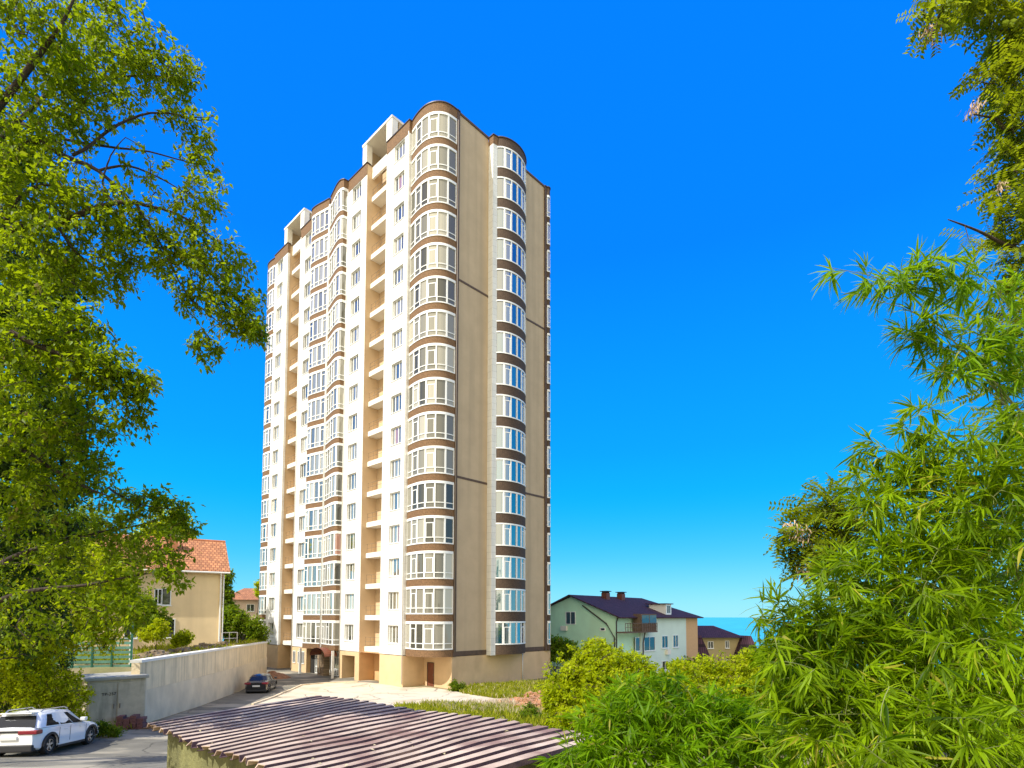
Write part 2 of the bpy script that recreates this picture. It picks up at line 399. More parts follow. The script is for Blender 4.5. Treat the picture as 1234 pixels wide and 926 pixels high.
# recess lining in the warmer render
for y0, y1 in ((7.6, 11.1), (25.6, 29.1)):
    b = MB()
    b.face([(1.69, y0, ZA), (1.69, y1, ZA), (1.69, y1, ZR - .3), (1.69, y0, ZR - .3)])
    b.face([(0.0, y1 - .005, ZA), (1.69, y1 - .005, ZA), (1.69, y1 - .005, ZR - .1), (0.0, y1 - .005, ZR - .1)])
    b.face([(0.0, y0 + .005, ZA), (1.69, y0 + .005, ZA), (1.69, y0 + .005, ZR - .1), (0.0, y0 + .005, ZR - .1)])
    b.build('recess_wall', M_recess, tower, fixn=False)

# white cladding strips with real window openings
WZ0, WZ1 = 3.80 - ZA, 5.44 - ZA
wins = [(4.65, 6.30), (12.2, 13.9), (LEN - 13.9, LEN - 12.2), (LEN - 6.30, LEN - 4.65)]
strips = [(3.9, 7.6, 0), (11.1, 14.8, 1), (21.8, 25.5, 2), (29.0, 32.7, 3)]
strips[2] = (LEN - 14.8, LEN - 11.1, 2); strips[3] = (LEN - 7.6, LEN - 3.9, 3)
for y0, y1, wi in strips:
    b = MB(); a0, a1 = wins[wi]; x = 0.0; dpt = .25
    zt = 51.25
    for z0, z1 in [(ZA, ZA + WZ0)] + [(ZA + k*PITCH + WZ1, ZA + (k+1)*PITCH + WZ0 if k < NF-1 else zt) for k in range(NF)]:
        b.face([(x, y0, z0), (x, y1, z0), (x, y1, z1), (x, y0, z1)])
    for k in range(NF):
        z0, z1 = ZA + k*PITCH + WZ0, ZA + k*PITCH + WZ1
        b.face([(x, y0, z0), (x, a0, z0), (x, a0, z1), (x, y0, z1)]); b.face([(x, a1, z0), (x, y1, z0), (x, y1, z1), (x, a1, z1)])
        for q in ([(x, a0, z0), (x, a1, z0), (dpt, a1, z0), (dpt, a0, z0)], [(x, a0, z1), (x, a1, z1), (dpt, a1, z1), (dpt, a0, z1)],
                  [(x, a0, z0), (x, a0, z1), (dpt, a0, z1), (dpt, a0, z0)], [(x, a1, z0), (x, a1, z1), (dpt, a1, z1), (dpt, a1, z0)]): b.face(q)
    for yy in (y0, y1): b.face([(0, yy, ZA), (.26, yy, ZA), (.26, yy, zt), (0, yy, zt)])
    b.face([(0, y0, ZA), (.26, y0, ZA), (.26, y1, ZA), (0, y1, ZA)])
    b.build('white_cladding', M_white, tower, fixn=False)

def flat_window(y0, y1, z0, z1, x, nm='window', panes=3):
    f = MB(); w = .07; xf, xb = x - .05, x + .02
    f.box(xf, xb, y0, y1, z0, z0 + w); f.box(xf, xb, y0, y1, z1 - w, z1)
    f.box(xf, xb, y0, y0 + w, z0 + w, z1 - w); f.box(xf, xb, y1 - w, y1, z0 + w, z1 - w)
    cuts = [y0 + (y1 - y0) * t for t in ((.36, .70) if panes == 3 else (.5,))]
    for c in cuts: f.box(xf, xb, c - .045, c + .045, z0 + w, z1 - w)
    f.box(-.05, x - .06, y0 - .05, y1 + .05, z0 - .05, z0 - .002)      # sill
    fo = f.build(nm, M_frame, tower)
    g = MB(); ed = [y0] + cuts + [y1]
    for i in range(len(ed) - 1):
        g.tint = i * .37 + .11; g.face([(x - .01, ed[i], z0), (x - .01, ed[i+1], z0), (x - .01, ed[i+1], z1), (x - .01, ed[i], z1)])
    g.build('pane', M_glassL, fo, fixn=False)
    return fo
for a0, a1 in wins:
    w0 = flat_window(a0, a1, ZA + WZ0, ZA + WZ1, .21)
    for k in range(1, NF): copy_part(w0, tower, k * PITCH)

def resample(pts, n):
    P = [Vector(p) for p in pts]; L_ = [0]
    for i in range(1, len(P)): L_.append(L_[-1] + (P[i] - P[i-1]).length)
    out = []
    for k in range(n + 1):
        t = L_[-1] * k / n
        for i in range(1, len(P)):
            if t <= L_[i] + 1e-9:
                u = (t - L_[i-1]) / max(1e-9, L_[i] - L_[i-1]); out.append(P[i-1].lerp(P[i], u)); break
    return out
def crsmooth(pts, keep_ends=0):
    P = [Vector(p) for p in pts]; out = []
    n = len(P)
    for i in range(n - 1):
        if (keep_ends & 1 and i == 0) or (keep_ends & 2 and i == n - 2): out.append(P[i]); continue
        p0, p1, p2, p3 = P[max(i-1, keep_ends & 1)], P[i], P[i+1], P[min(i+2, n-1 - (1 if keep_ends & 2 else 0))]
        for k in range(3):
            t = k / 3
            out.append(.5*((2*p1) + (p2-p0)*t + (2*p0-5*p1+4*p2-p3)*t*t + (3*p1-p0-3*p2+p3)*t**3))
    out.append(P[-1]); return out
CENT = Vector((8.7, 18.3))
def offs(pts, d):
    """offset polyline outwards (away from the tower's core) by d"""
    P = [Vector(p) for p in pts]; out = []
    for i, p in enumerate(P):
        t = (P[min(i+1, len(P)-1)] - P[max(i-1, 0)]).normalized(); n = Vector((-t.y, t.x))
        if n.dot(p - CENT) < 0: n = -n
        out.append(p + n * d)
    return out
def strip(b, pts, d0, d1, z0, z1):
    """wall between two offsets of a polyline"""
    A, B = offs(pts, d0), offs(pts, d1)
    for i in range(len(A) - 1):
        for q in ([(*B[i], z0), (*B[i+1], z0), (*B[i+1], z1), (*B[i], z1)], [(*A[i], z0), (*A[i+1], z0), (*A[i+1], z1), (*A[i], z1)],
                  [(*A[i], z0), (*B[i], z0), (*B[i+1], z0), (*A[i+1], z0)], [(*A[i], z1), (*B[i], z1), (*B[i+1], z1), (*A[i+1], z1)]): b.face(q)
    for i in (0, -1): b.face([(*A[i], z0), (*B[i], z0), (*B[i], z1), (*A[i], z1)])

def bay(pts, n_pan, keep, zb0, zb1, zw1, gl, low=True, stone=None, widths=None, trans_at=(1, 3), closing=None, top_full=True):
    """one storey of a curved glazed bay: brown spandrel, white rails, mullions, panes; repeated up the tower"""
    C_ = crsmooth(pts, keep)
    sp_ = MB(); strip(sp_, C_, -.12, .06, zb0, zb1)
    s0 = sp_.build('spandrel', stone or M_brown, tower)
    fr = MB()
    strip(fr, C_, -.02, .10, zb1, zb1 + .10)                         # sill rail
    strip(fr, C_, -.02, .09, zw1 - .12, zw1 - .02)                   # head rail
    strip(fr, C_, .0, .085, zw1 - .02 , zb0 + PITCH)                      # lintel strip
    K = resample(C_, n_pan) if widths is None else None
    mids = []
    for i, p in enumerate(K):
        a = K[max(i-1, 0)]; c = K[min(i+1, n_pan)]; t = (c - a).normalized()
        hw = .075 if i % 2 else .055
        q0, q1 = p - t * hw, p + t * hw
        nn = Vector((-t.y, t.x));
        if nn.dot(p - CENT) < 0: nn = -nn
        fr.prism([q0 + nn*.0, q1 + nn*.0, q1 + nn*.08, q0 + nn*.08], zb1 + .10, zw1 - .12)
    if low: strip(fr, C_, .0, .065, zb1 + .50, zb1 + .57)
    for i in trans_at:
        if i < n_pan:
            t = (K[i+1] - K[i]).normalized(); nn = Vector((-t.y, t.x))
            if nn.dot(K[i] - CENT) < 0: nn = -nn
            z_ = zw1 - .55
            fr.prism([K[i] + nn*.0, K[i+1] + nn*.0, K[i+1] + nn*.075, K[i] + nn*.075], z_, z_ + .07)
            for e_, sg in ((K[i] + t*.11, 1), (K[i+1] - t*.11, -1)):
                fr.prism([e_ - t*.035 + nn*.0, e_ + t*.035 + nn*.0, e_ + t*.035 + nn*.085, e_ - t*.035 + nn*.085], zb1 + (.57 if low else .1), z_)
    f0 = fr.build('bay_window', M_frame, tower)
    g = MB(); G = offs(C_, .02)
    for i in range(len(G) - 1):
        mid = (G[i] + G[i+1]) / 2; k = min(range(n_pan), key=lambda j: ((K[j] + K[j+1]) / 2 - mid).length)
        g.tint = k * .31 + .07
        g.face([(*G[i], zb1 + .05), (*G[i+1], zb1 + .05), (*G[i+1], zw1), (*G[i], zw1)])
    g.build('pane', gl, f0, fixn=False)
    for k in range(1, NF):
        copy_part(s0, tower, k * PITCH)
        copy_part(f0, tower, k * PITCH)
    # parapet band and metal cap on top, soffit below
    zt0 = zb0 + NF * PITCH
    pb = MB(); strip(pb, C_, -.12, .07, zt0, ZR); pb.build('parapet_band', stone or M_brown, tower)
    cp = MB(); strip(cp, C_, -.2, .14, ZR, ZR + .09); cp.build('parapet_cap', M_cap, tower)
    if closing:
        for z_, mm, nm in ((zb0 + .01, M_beige, 'bay_soffit'), (ZR - .3, M_conc, 'roof_deck')):
            q = MB(); q.face([(p.x, p.y, z_) for p in C_] + [(c[0], c[1], z_) for c in closing]); q.build(nm, mm, tower, fixn=False)
    return C_

bay(bayC, 6, 0, ZA - .04, ZA + .58, ZA + 2.90, M_glassL, closing=[(2.33, 3.9)])
bay([tuple(p) for p in bayFarL], 6, 0, ZA - .04, ZA + .58, ZA + 2.90, M_glassL, closing=[(2.33, LEN - 3.9)])
bay(bayD, 5, 1, ZA - .04, ZA + .50, ZA + 2.86, M_glassL, trans_at=(2, 4), closing=[(.3, 18.15), (.3, 14.8)])
bay(bayD2, 5, 2, ZA - .04, ZA + .50, ZA + 2.86, M_glassL, trans_at=(0, 3), closing=[(.3, 21.8), (.3, 18.45)])
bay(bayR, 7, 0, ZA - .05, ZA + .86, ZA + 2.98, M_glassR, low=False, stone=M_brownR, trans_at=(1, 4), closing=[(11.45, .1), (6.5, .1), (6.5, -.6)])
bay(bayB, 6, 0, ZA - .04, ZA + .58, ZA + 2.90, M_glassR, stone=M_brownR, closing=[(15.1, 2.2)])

# white tiled return left of the right-hand bay, with its own piece of parapet
b = MB(); b.prism([(6.45, 0), (6.45, -.62), (6.93, -.72), (6.93, 0)], ZA - .1, 51.62); b.build('bay_return', M_whiteR, tower)
b = MB(); b.prism([(6.45, 0), (6.45, -.64), (6.95, -.74), (6.95, 0)], 51.62, ZR); b.build('parapet_band', M_brown, tower)
b = MB(); b.prism([(6.38, 0), (6.38, -.71), (6.97, -.82), (6.97, 0)], ZR, ZR + .09); b.build('parapet_cap', M_cap, tower)
b = MB(); b.prism([(11.42, 0), (11.42, -.16), (11.56, -.16), (11.56, 0)], ZA - .05, 51.6); b.build('bay_return', M_whiteR, tower)
b = MB(); b.box(-.26, .12, 18.17, 18.43, ZA, 51.7); b.build('bay_return', M_whiteR, tower)
# parapets: brown over the white strips, thin dark over the beige
for y0, y1, _ in strips:
    b = MB(); b.box(-.03, .3, y0 + .005, y1 - .005, 51.25, ZR); b.build('parapet_band', M_brown, tower)
    b = MB(); b.box(-.09, .36, y0 - .05, y1 + .05, ZR + .002, ZR + .09); b.build('parapet_cap', M_cap, tower)
for x0, x1 in ((2.66, 6.44), (11.57, 14.72)):
    b = MB(); b.box(x0, x1, .01, .3, ZR - .36, ZR - .1); b.build('parapet_wall', M_beige, tower)
    b = MB(); b.box(x0, x1, -.09, .36, ZR - .1, ZR + .09); b.build('parapet_cap', M_dbrown, tower)
    for z0, h in ((36.6, .2), (18.55, .2), (ZA - .02, .42)):
        b = MB(); b.box(x0, x1, -.035, .05, z0, z0 + h); b.build('trim_line', M_dbrown, tower)
for x0, x1 in ((2.34, 2.66), (14.72, 15.08)):
    b = MB(); b.box(x0, x1, -.14, .2, ZA - .05, ZR - .02); b.build('pilaster', M_dbrown, tower)
    b = MB(); b.box(x0 - .02, x1 + .02, -.2, .26, ZR - .02, ZR + .09); b.build('parapet_cap', M_cap, tower)
for x, y in ((.12, 3.98), (-.3, 18.3), (-.06, 14.74), (-.06, LEN - 11.2)):
    b = MB(); b.tube([(x if x < 0 else -.05, y, .3), (x if x < 0 else -.05, y, 51.4)], .045, 8); b.build('downpipe', M_pipe, tower, smooth=True)
b = MB(); b.tube([(2.42, -.2, 3.2), (2.42, -.2, 51.5)], .04, 8); b.build('downpipe', M_rail, tower, smooth=True)
b = MB(); b.tube([(11.35, -.05, .1), (11.35, -.05, 2.75)], .06, 8); b.build('downpipe', M_pipe, tower, smooth=True)

# recessed balconies: white slab edge, rail; roof portal frames above them
for y0, y1 in ((7.6, 11.1), (25.6, 29.1)):
    b = MB(); b.box(.55, 1.685, y0 + .01, y1 - .01, ZA + .02, ZA + .50)
    s0 = b.build('balcony_slab', M_slab, tower)
    r_ = MB()
    for z in (ZA + 1.0, ZA + 1.4): r_.tube([(.65, y0 + .03, z), (.65, y1 - .03, z)], .014, 5)
    for t in range(0, 5): yy = y0 + .1 + (y1 - y0 - .2) * t / 4; r_.tube([(.65, yy, ZA + .5), (.65, yy, ZA + 1.4)], .012, 5)
    r_.build('balcony_rail', M_rail, s0)
    d_ = MB(); d_.box(1.60, 1.68, y0 + .25, y0 + 1.15, ZA + .5, ZA + 2.55)
    dd = d_.build('balcony_door', M_frame, s0)
    g_ = MB(); g_.box(1.59, 1.598, y0 + .34, y0 + 1.06, ZA + .62, ZA + 2.46); g_.build('balcony_glass', M_glassL, s0)
    for k in range(1, NF): copy_part(s0, tower, k * PITCH)
    # portal on the roof
    b = MB()
    b.box(-.10, .55, y0 - .95, y0 - .0, ZR + .1, ZR + 2.0); b.build('portal_post', M_slab, tower)
    b = MB(); b.box(-.10, .55, y1 + .0, y1 + .75, ZR + .1, ZR + 2.0); b.build('portal_post', M_slab, tower)
    b = MB(); b.box(-.16, 4.2, y0 - 1.0, y1 + .8, ZR + 2.0, ZR + 2.22); b.build('portal_roof', M_slab, tower)
    b = MB(); b.box(3.9, 4.1, y0 - .9, y1 + .7, ZR - .2, ZR + 1.998); b.box(.7, 3.88, y1 + .5, y1 + .7, ZR - .2, ZR + 1.998)
    b.box(.7, 3.88, y0 - .9, y0 - .7, ZR - .2, ZR + 1.998)
    b.build('portal_wall', M_beige, tower)
    b = MB(); b.box(.56, .76, y0 + .02, y1 - .02, ZR - 1.4, ZR - .2); b.build('portal_beam', M_slab, tower)
b = MB(); b.box(5.5, 11.5, 8, 14, ZR - .3, ZR + 1.4); b.build('lift_house', M_beige, tower)

# ground storey
b = MB(); b.m = 0
def wq(x0, y0, x1, y1, z0=0, z1=ZA - .06): b.face([(x0, y0, z0), (x1, y1, z0), (x1, y1, z1), (x0, y0, z1)])
wq(2.33, 0, DEP, 0); wq(DEP, 0, DEP, LEN); wq(0.02, 3.9, .02, 7.6); wq(.02, 3.9, 2.33, 3.9)
wq(2.33, 3.9, 2.33, 3.35); wq(2.33, 3.35, 2.33, 2.45, 2.1); wq(2.33, 2.45, 2.33, 0)
wq(.02, 11.1, .02, 11.9); wq(.02, 11.9, .02, 14.3, 2.35); wq(.02, 14.3, .02, 14.8)
wq(.02, 11.9, 3.0, 11.9, 0, 2.35); wq(.02, 14.3, 3.0, 14.3, 0, 2.35); wq(3.0, 11.9, 3.0, 14.3, 0, 2.35)
b.face([(.02, 11.9, 2.35), (3, 11.9, 2.35), (3, 14.3, 2.35), (.02, 14.3, 2.35)])
wq(.02, 14.8, .6, 14.8); wq(.6, 14.8, .6, 21.9); wq(.6, 21.9, .02, 21.9); wq(.02, 21.9, .02, 25.5)
wq(.02, 25.6, 1.7, 25.6); wq(1.7, 25.6, 1.7, 29.1); wq(1.7, 29.1, .02, 29.1); wq(.02, 29.1, .02, LEN - 3.9); wq(.02, LEN - 3.9, 2.33, LEN - 3.9); wq(2.33, LEN - 3.9, 2.33, LEN)
b.build('base_wall', M_base, tower, fixn=False)
b = MB(); wq(.02, 7.6, 1.7, 7.6); wq(1.7, 7.6, 1.7, 11.1); wq(1.7, 11.1, .02, 11.1)
b.face([(0.02, 7.6, ZA - .02), (1.7, 7.6, ZA - .02), (1.7, 11.1, ZA - .02), (0.02, 11.1, ZA - .02)])
b.build('recess_base', M_orange, tower, fixn=False)
b = MB(); b.box(2.335, 2.4, 2.46, 3.34, 0, 2.09); dd = b.build('door', M_door, tower)
b = MB(); b.box(2.30, 2.33, 2.40, 2.46, 0, 2.14); b.box(2.30, 2.33, 3.34, 3.40, 0, 2.14); b.box(2.30, 2.33, 2.46, 3.34, 2.09, 2.14); b.build('door_frame', M_dbrown, dd)
b = MB(); b.box(2.29, 2.334, 2.52, 2.55, .95, 1.1); b.build('handle', M_rail, dd)
b = MB(); b.box(1.64, 1.69, 27.6, 28.9, 0, 2.2); b.build('door', M_dark, tower)
# entrance under the double bay: glazing, pillars, dark doors
b = MB()
for y0, y1 in ((15.6, 16.55), (16.65, 17.5), (19.0, 19.75), (19.85, 20.7)):
    for (c0, c1, e0, e1) in ((y0, y1, 0.05, .13), (y0, y1, 2.5, 2.6), (y0, y1, 1.95, 2.03), (y0, y1, .75, .82)): b.box(.42, .5, c0, c1, e0, e1)
    for c0 in (y0, (y0+y1)/2 - .03, y1 - .07): b.box(.42, .5, c0, c0 + .07, .05, 2.6)
ef = b.build('entrance_glazing', M_frame, tower)
b = MB()
for i, (y0, y1) in enumerate(((15.6, 16.55), (16.65, 17.5), (19.0, 19.75), (19.85, 20.7))):
    b.tint = i * .3; b.face([(.47, y0, .05), (.47, y1, .05), (.47, y1, 2.6), (.47, y0, 2.6)])
b.build('pane', M_glassD, ef, fixn=False)
for y0, y1 in ((14.9, 15.5), (20.85, 21.7)):
    b = MB(); b.box(.40, .58, y0, y1, 0, 2.3); b.build('door', M_dark, tower)
M_stone = panel_mat('stone_pillar', (.33, .24, .15), (.15, .11, .07), .35, .18, (1, 2), mortar=.02, offset=.5, var=.3)
for yy, w in ((17.62, 1.3), (14.76, .1), (21.75, .12)):
    b = MB(); b.box(-.22 if w > 1 else -.85, .55 if w > 1 else -.6, yy, yy + w, 0, ZA - .06); b.build('pillar', M_stone if w > 1 else M_frame, tower)
b = MB(); n = 12
for i in range(n):                                                 # arched brown entrance hood
    a0, a1 = PI * i / n, PI * (i + 1) / n
    p = lambda a, x: (x, 16.6 + 1.55 * math.cos(a), 2.2 + .85 * math.sin(a))
    b.face([p(a0, -1.5), p(a1, -1.5), p(a1, -.1), p(a0, -.1)])
b.build('entrance_hood', M_door, tower, fixn=False)
for y0 in (22.3, 23.2, 24.4):
    b = MB(); y1 = y0 + .7; b.box(-.04, .015, y0, y1, .95, 1.02); b.box(-.04, .015, y0, y1, 2.25, 2.32); b.box(-.04, .015, y0, y0 + .07, 1.02, 2.25); b.box(-.04, .015, y1 - .07, y1, 1.02, 2.25); b.box(-.04, .015, y0 + .31, y0 + .38, 1.02, 2.25)
    w_ = b.build('window', M_frame, tower)
    b = MB(); b.face([(-.0, y0, .95), (0, y1, .95), (0, y1, 2.3), (0, y0, 2.3)]); b.build('pane', M_glassD, w_, fixn=False)
#@@OBJECTS

# ================================================================== SETTING NEAR THE TOWER
UL = Vector((math.cos(PHI + PI/2), math.sin(PHI + PI/2))); VR = Vector((math.cos(PHI), math.sin(PHI)))
T0 = Vector((-6.795, 47.0))
def tw(v, u): return T0 + VR * v + UL * u
def P2(px, py): q = gpix(px, py); return (q.x, q.y)

# asphalt yard from the parked cars up to the entrances, sheet on the soil
asph = [P2(-90, 900), P2(-120, 1010), P2(212, 1010), P2(212, 900), P2(330, 868), P2(430, 850), tuple(tw(-1, 2)), tuple(tw(.5, 5)),
        tuple(tw(1.5, 15)), tuple(tw(1.6, 28)), tuple(tw(.3, 33)), (-31, 66), (-25.6, 60), (-24.6, 55), (-22.6, 47), (-20.3, 37.4), (-18.6, 30.5), (-17.9, 27.5), (-19.8, 26.5), (-19.8, 23.6)]
draped('asphalt_yard', asph, .015, M_asph)
cream = [P2(305, 852), P2(330, 843), P2(344, 836.5), P2(364, 828), P2(390, 825.5), P2(434, 823.4), P2(458, 825), P2(486, 829.8), P2(512, 829.5), P2(520, 829.7),
         P2(545, 833.2), P2(570, 838), P2(600, 843), P2(640, 846), P2(668, 850), P2(660, 858), P2(610, 853), P2(560, 850), P2(520, 850), P2(495, 852), P2(480, 856), P2(460, 865), P2(380, 870), P2(330, 872)]
draped('paved_forecourt', cream, .035, M_cream)
ke = [Vector(P2(305, 852)), Vector(P2(330, 843)), Vector(P2(344, 836.5)), Vector(P2(364, 828)), Vector(P2(390, 825.5)), Vector(P2(432, 823.6))]
b = MB()
for A_, B_ in zip(ke, ke[1:]):
    n_ = 3
    for i in range(n_):
        p_, q_ = A_.lerp(B_, i / n_), A_.lerp(B_, (i + 1) / n_); dd_ = (q_ - p_).normalized() * .012; nn_ = Vector((-dd_.y, dd_.x)).normalized() * .07
        z0_, z1_ = gz(*p_), gz(*q_)
        P_ = [p_ + dd_ - nn_, q_ - dd_ - nn_, q_ - dd_ + nn_, p_ + dd_ + nn_]; Z_ = [z0_, z1_, z1_, z0_]
        lo_ = [(*P_[k], Z_[k] - .1) for k in range(4)]; hi_ = [(*P_[k], Z_[k] + .13) for k in range(4)]
        for k in range(4): b.face([lo_[k], lo_[(k+1) % 4], hi_[(k+1) % 4], hi_[k]])
        b.face(hi_)
o = b.build('kerb', M_conc); o['kind'] = 'structure'
M_soilp = mat('light_dusty_soil', (.42, .33, .22), .95, var=.3, scale=1.5, detail=8, bump=.4)
draped('dirt_strip', [P2(560, 851), P2(612, 854), P2(665, 862), P2(700, 870), P2(720, 862), P2(690, 850), P2(668, 845), P2(630, 839), P2(600, 842)], .05, M_soilp)

# sea
M_sea = mat('sea_water', (.03, .34, .48), .6, var=.15, scale=.01, coord='Object')
b = MB(); b.face([(-40000, 300, -38), (50000, 300, -38), (50000, 45000, -38), (-40000, 45000, -38)]); o = b.build('sea', M_sea); o['kind'] = 'structure'

# terrace behind the retaining wall
WA, WB = Vector((-18.05, 27.4)), Vector((-25.25, 58.0))
WD = (WB - WA).normalized(); WN = Vector((-WD.y, WD.x))          # WN points away from the yard
def terr_h(t, s_):
    return 3.72 + .012 * s_ * (1 if s_ < 40 else 1) - .006 * t + .10 * mnoise.noise(Vector((t*.4, s_*.4, 0)))
LW = (WB - WA).length
for part_ in (0, 1):
  v = []; f = []
  ts = steps((-3, LW - .2, 1)) if part_ == 0 else steps((LW - .2, 120, 5)); ss = steps((0.05, 12, .6), (12, 120, 6)) if part_ == 0 else steps((8.2, 120, 6))
  for t in ts:
    for s_ in ss:
        p = WA + WD * t + WN * s_; z = terr_h(t, s_)
        if t < 3: z = gz(p.x, p.y) + (z - gz(p.x, p.y)) * sstep(-3, 3, t) * sstep(0, 3, s_ + max(0, t) * 3)
        v.append((p.x, p.y, z - (0.15 if s_ < .5 else 0)))
  n = len(ss)
  f = [(i*n+j, i*n+j+1, (i+1)*n+j+1, (i+1)*n+j) for i in range(len(ts)-1) for j in range(n-1)]
  me = bpy.data.meshes.new('terrace'); me.from_pydata(v, [], f); me.materials.append(M_ground)
  bm = bmesh.new(); bm.from_mesh(me); bmesh.ops.recalc_face_normals(bm, faces=bm.faces); bm.to_mesh(me); bm.free()
  o = bpy.data.objects.new('terrace', me); COL.objects.link(o); o['kind'] = 'structure'

# retaining wall: battered concrete with a joint line and a coping, top falls gently to the right
rw = empty('retaining_wall', (WA.x, WA.y, gz(WA.x, WA.y)), label='long streaked pale concrete retaining wall beside the black sedan', cat='wall')
def wall_mb(z_lo, z_hi, th, nseg=30, extra=0.0):
    b = MB()
    for i in range(nseg):
        t0, t1 = (WB - WA).length * i / nseg, (WB - WA).length * (i + 1) / nseg
        p, q = WA + WD * t0, WA + WD * t1
        a0, a1 = z_lo(t0), z_lo(t1); c0, c1 = z_hi(t0), z_hi(t1); o_ = -WN * extra; w = WN * th
        P = [(p + o_), (q + o_), (q + w), (p + w)]
        lo = [a0, a1, a1, a0]; hi = [c0, c1, c1, c0]
        B = [(*P[k], lo[k]) for k in range(4)]; T = [(*P[k], hi[k]) for k in range(4)]
        b.face([B[0], B[1], T[1], T[0]]); b.face([B[3], B[2], T[2], T[3]]); b.face(T)
        if extra: b.face(B)
        if i == 0: b.face([B[0], B[3], T[3], T[0]])
        if i == nseg - 1: b.face([B[1], B[2], T[2], T[1]])
    for k_ in range(len(b.v)): b.v[k_] = (b.v[k_][0] - WA.x, b.v[k_][1] - WA.y, b.v[k_][2] - gz(WA.x, WA.y))
    return b
LW = (WB - WA).length
gl = lambda t: gz((WA + WD*t).x, (WA + WD*t).y)
htop = lambda t: 4.12 - .5 * t / LW
hmid = lambda t: gl(t) + (htop(t) - gl(t)) * (.52 + .04 * t / LW)
wall_mb(lambda t: gl(t) - .6, hmid, .45).build('lower_wall', M_conc, rw)
M_conc2 = mat('board_marked_concrete', (.80, .65, .42), .95, var=.12, scale=1.0, bump=.35, bscale=12, stain=dict(scale=(4.2, 4.2, .16), color=(.34, .26, .17), amt=.55, a=.46, b=.72))
wall_mb(lambda t: hmid(t) + .004, lambda t: htop(t) - .14, .42, extra=-.04).build('upper_wall', M_conc2, rw)
wall_mb(lambda t: htop(t) - .137, htop, .5, extra=.03).build('coping', M_slab, rw)
b = MB(); b.obox(WB - WA + WN * .46, WB - WA + WN * 8.6, .4, -gz(WA.x, WA.y) - .3, htop(LW) - .02 - gz(WA.x, WA.y), side=.2); b.build('return_wall', M_conc, rw)
pe = gpix(331, 819)
b = MB(); rr_ = random.Random(5)
v_ = []; NN = 14
for i in range(NN + 1):
    for j in range(NN + 1):
        x, y = (i / NN - .5) * 3.4, (j / NN - .5) * 2.6; r_0 = math.hypot(x / 1.7, y / 1.3)
        v_.append((x, y, max(-.1, .75 * (1 - r_0) ** .8 * (1 + .5 * mnoise.noise(Vector((x*2, y*2, 1)))) if r_0 < 1 else -.1)))
for i in range(NN):
    for j in range(NN): b.face([v_[i*(NN+1)+j], v_[(i+1)*(NN+1)+j], v_[(i+1)*(NN+1)+j+1], v_[i*(NN+1)+j+1]])
o = b.build('soil_pile', mat('red_brown_soil', (.26, .13, .07), .95, var=.4, scale=5, bump=.6)); o.location = (pe.x, pe.y, gz(pe.x, pe.y)); tag(o, 'heap of red brown soil at the end of the retaining wall ahead of the sedan', 'soil heap')

# ------------------------------------------------------------------ transformer kiosk
def local_mb_box(parent_size): pass
k0 = at(104, 872, 25.5); k1 = at(175, 872, 27.1)
kz = min(gz(k0.x, k0.y), gz(k1.x, k1.y))
ang = math.atan2(k1.y - k0.y, k1.x - k0.x); kw = (k1.xy - k0.xy).length
ks = empty('utility_kiosk', (k0.x, k0.y, kz - .1), ang, label='grey steel utility kiosk with double doors and lettering at the end of the concrete wall', cat='utility box')
M_kiosk = mat('grey_green_painted_steel', (.52, .46, .33), .6, var=.14, scale=2.5, bump=.1, stain=dict(scale=(3, 3, .4), color=(.17, .15, .11), amt=.5))
b = MB(); b.box(0, kw, 0, 2.3, .12, 2.42); b.build('body', M_kiosk, ks, bevel=.015)
b = MB(); b.box(-.12, kw + .1, -.14, 2.42, 2.424, 2.56); b.build('roof', mat('kiosk_roof', (.42, .40, .33), .6, var=.1), ks, bevel=.02)
b = MB(); b.box(-.05, kw + .05, -.06, 2.36, 0, .118); b.build('plinth', M_conc, ks)
for i in (0, 1):
    b = MB(); x0 = .08 + i * (kw - .12) / 2; x1 = x0 + (kw - .2) / 2; b.box(x0, x1, -.035, -.003, .2, 2.3)
    dr = b.build('door', M_kiosk, ks, bevel=.008)
    b = MB(); xh = x1 - .12 if i == 0 else x0 + .08; b.box(xh, xh + .035, -.07, -.037, 1.1, 1.32); b.build('handle', M_rail, dr)
fc = bpy.data.curves.new('lettering', 'FONT'); fc.body = 'TP-257'; fc.size = .19; fc.extrude = .004; fc.align_x = 'CENTER'
fc.materials.append(M_dark); fo0 = bpy.data.objects.new('lettering_curve', fc); COL.objects.link(fo0)
bpy.context.view_layer.update(); fme = bpy.data.meshes.new_from_object(fo0.evaluated_get(bpy.context.evaluated_depsgraph_get())); bpy.data.objects.remove(fo0)
fo = bpy.data.objects.new('lettering', fme); COL.objects.link(fo); fo.parent = ks; fo.location = (kw * .36, -.045, 1.72); fo.rotation_euler = (PI/2, 0, 0)

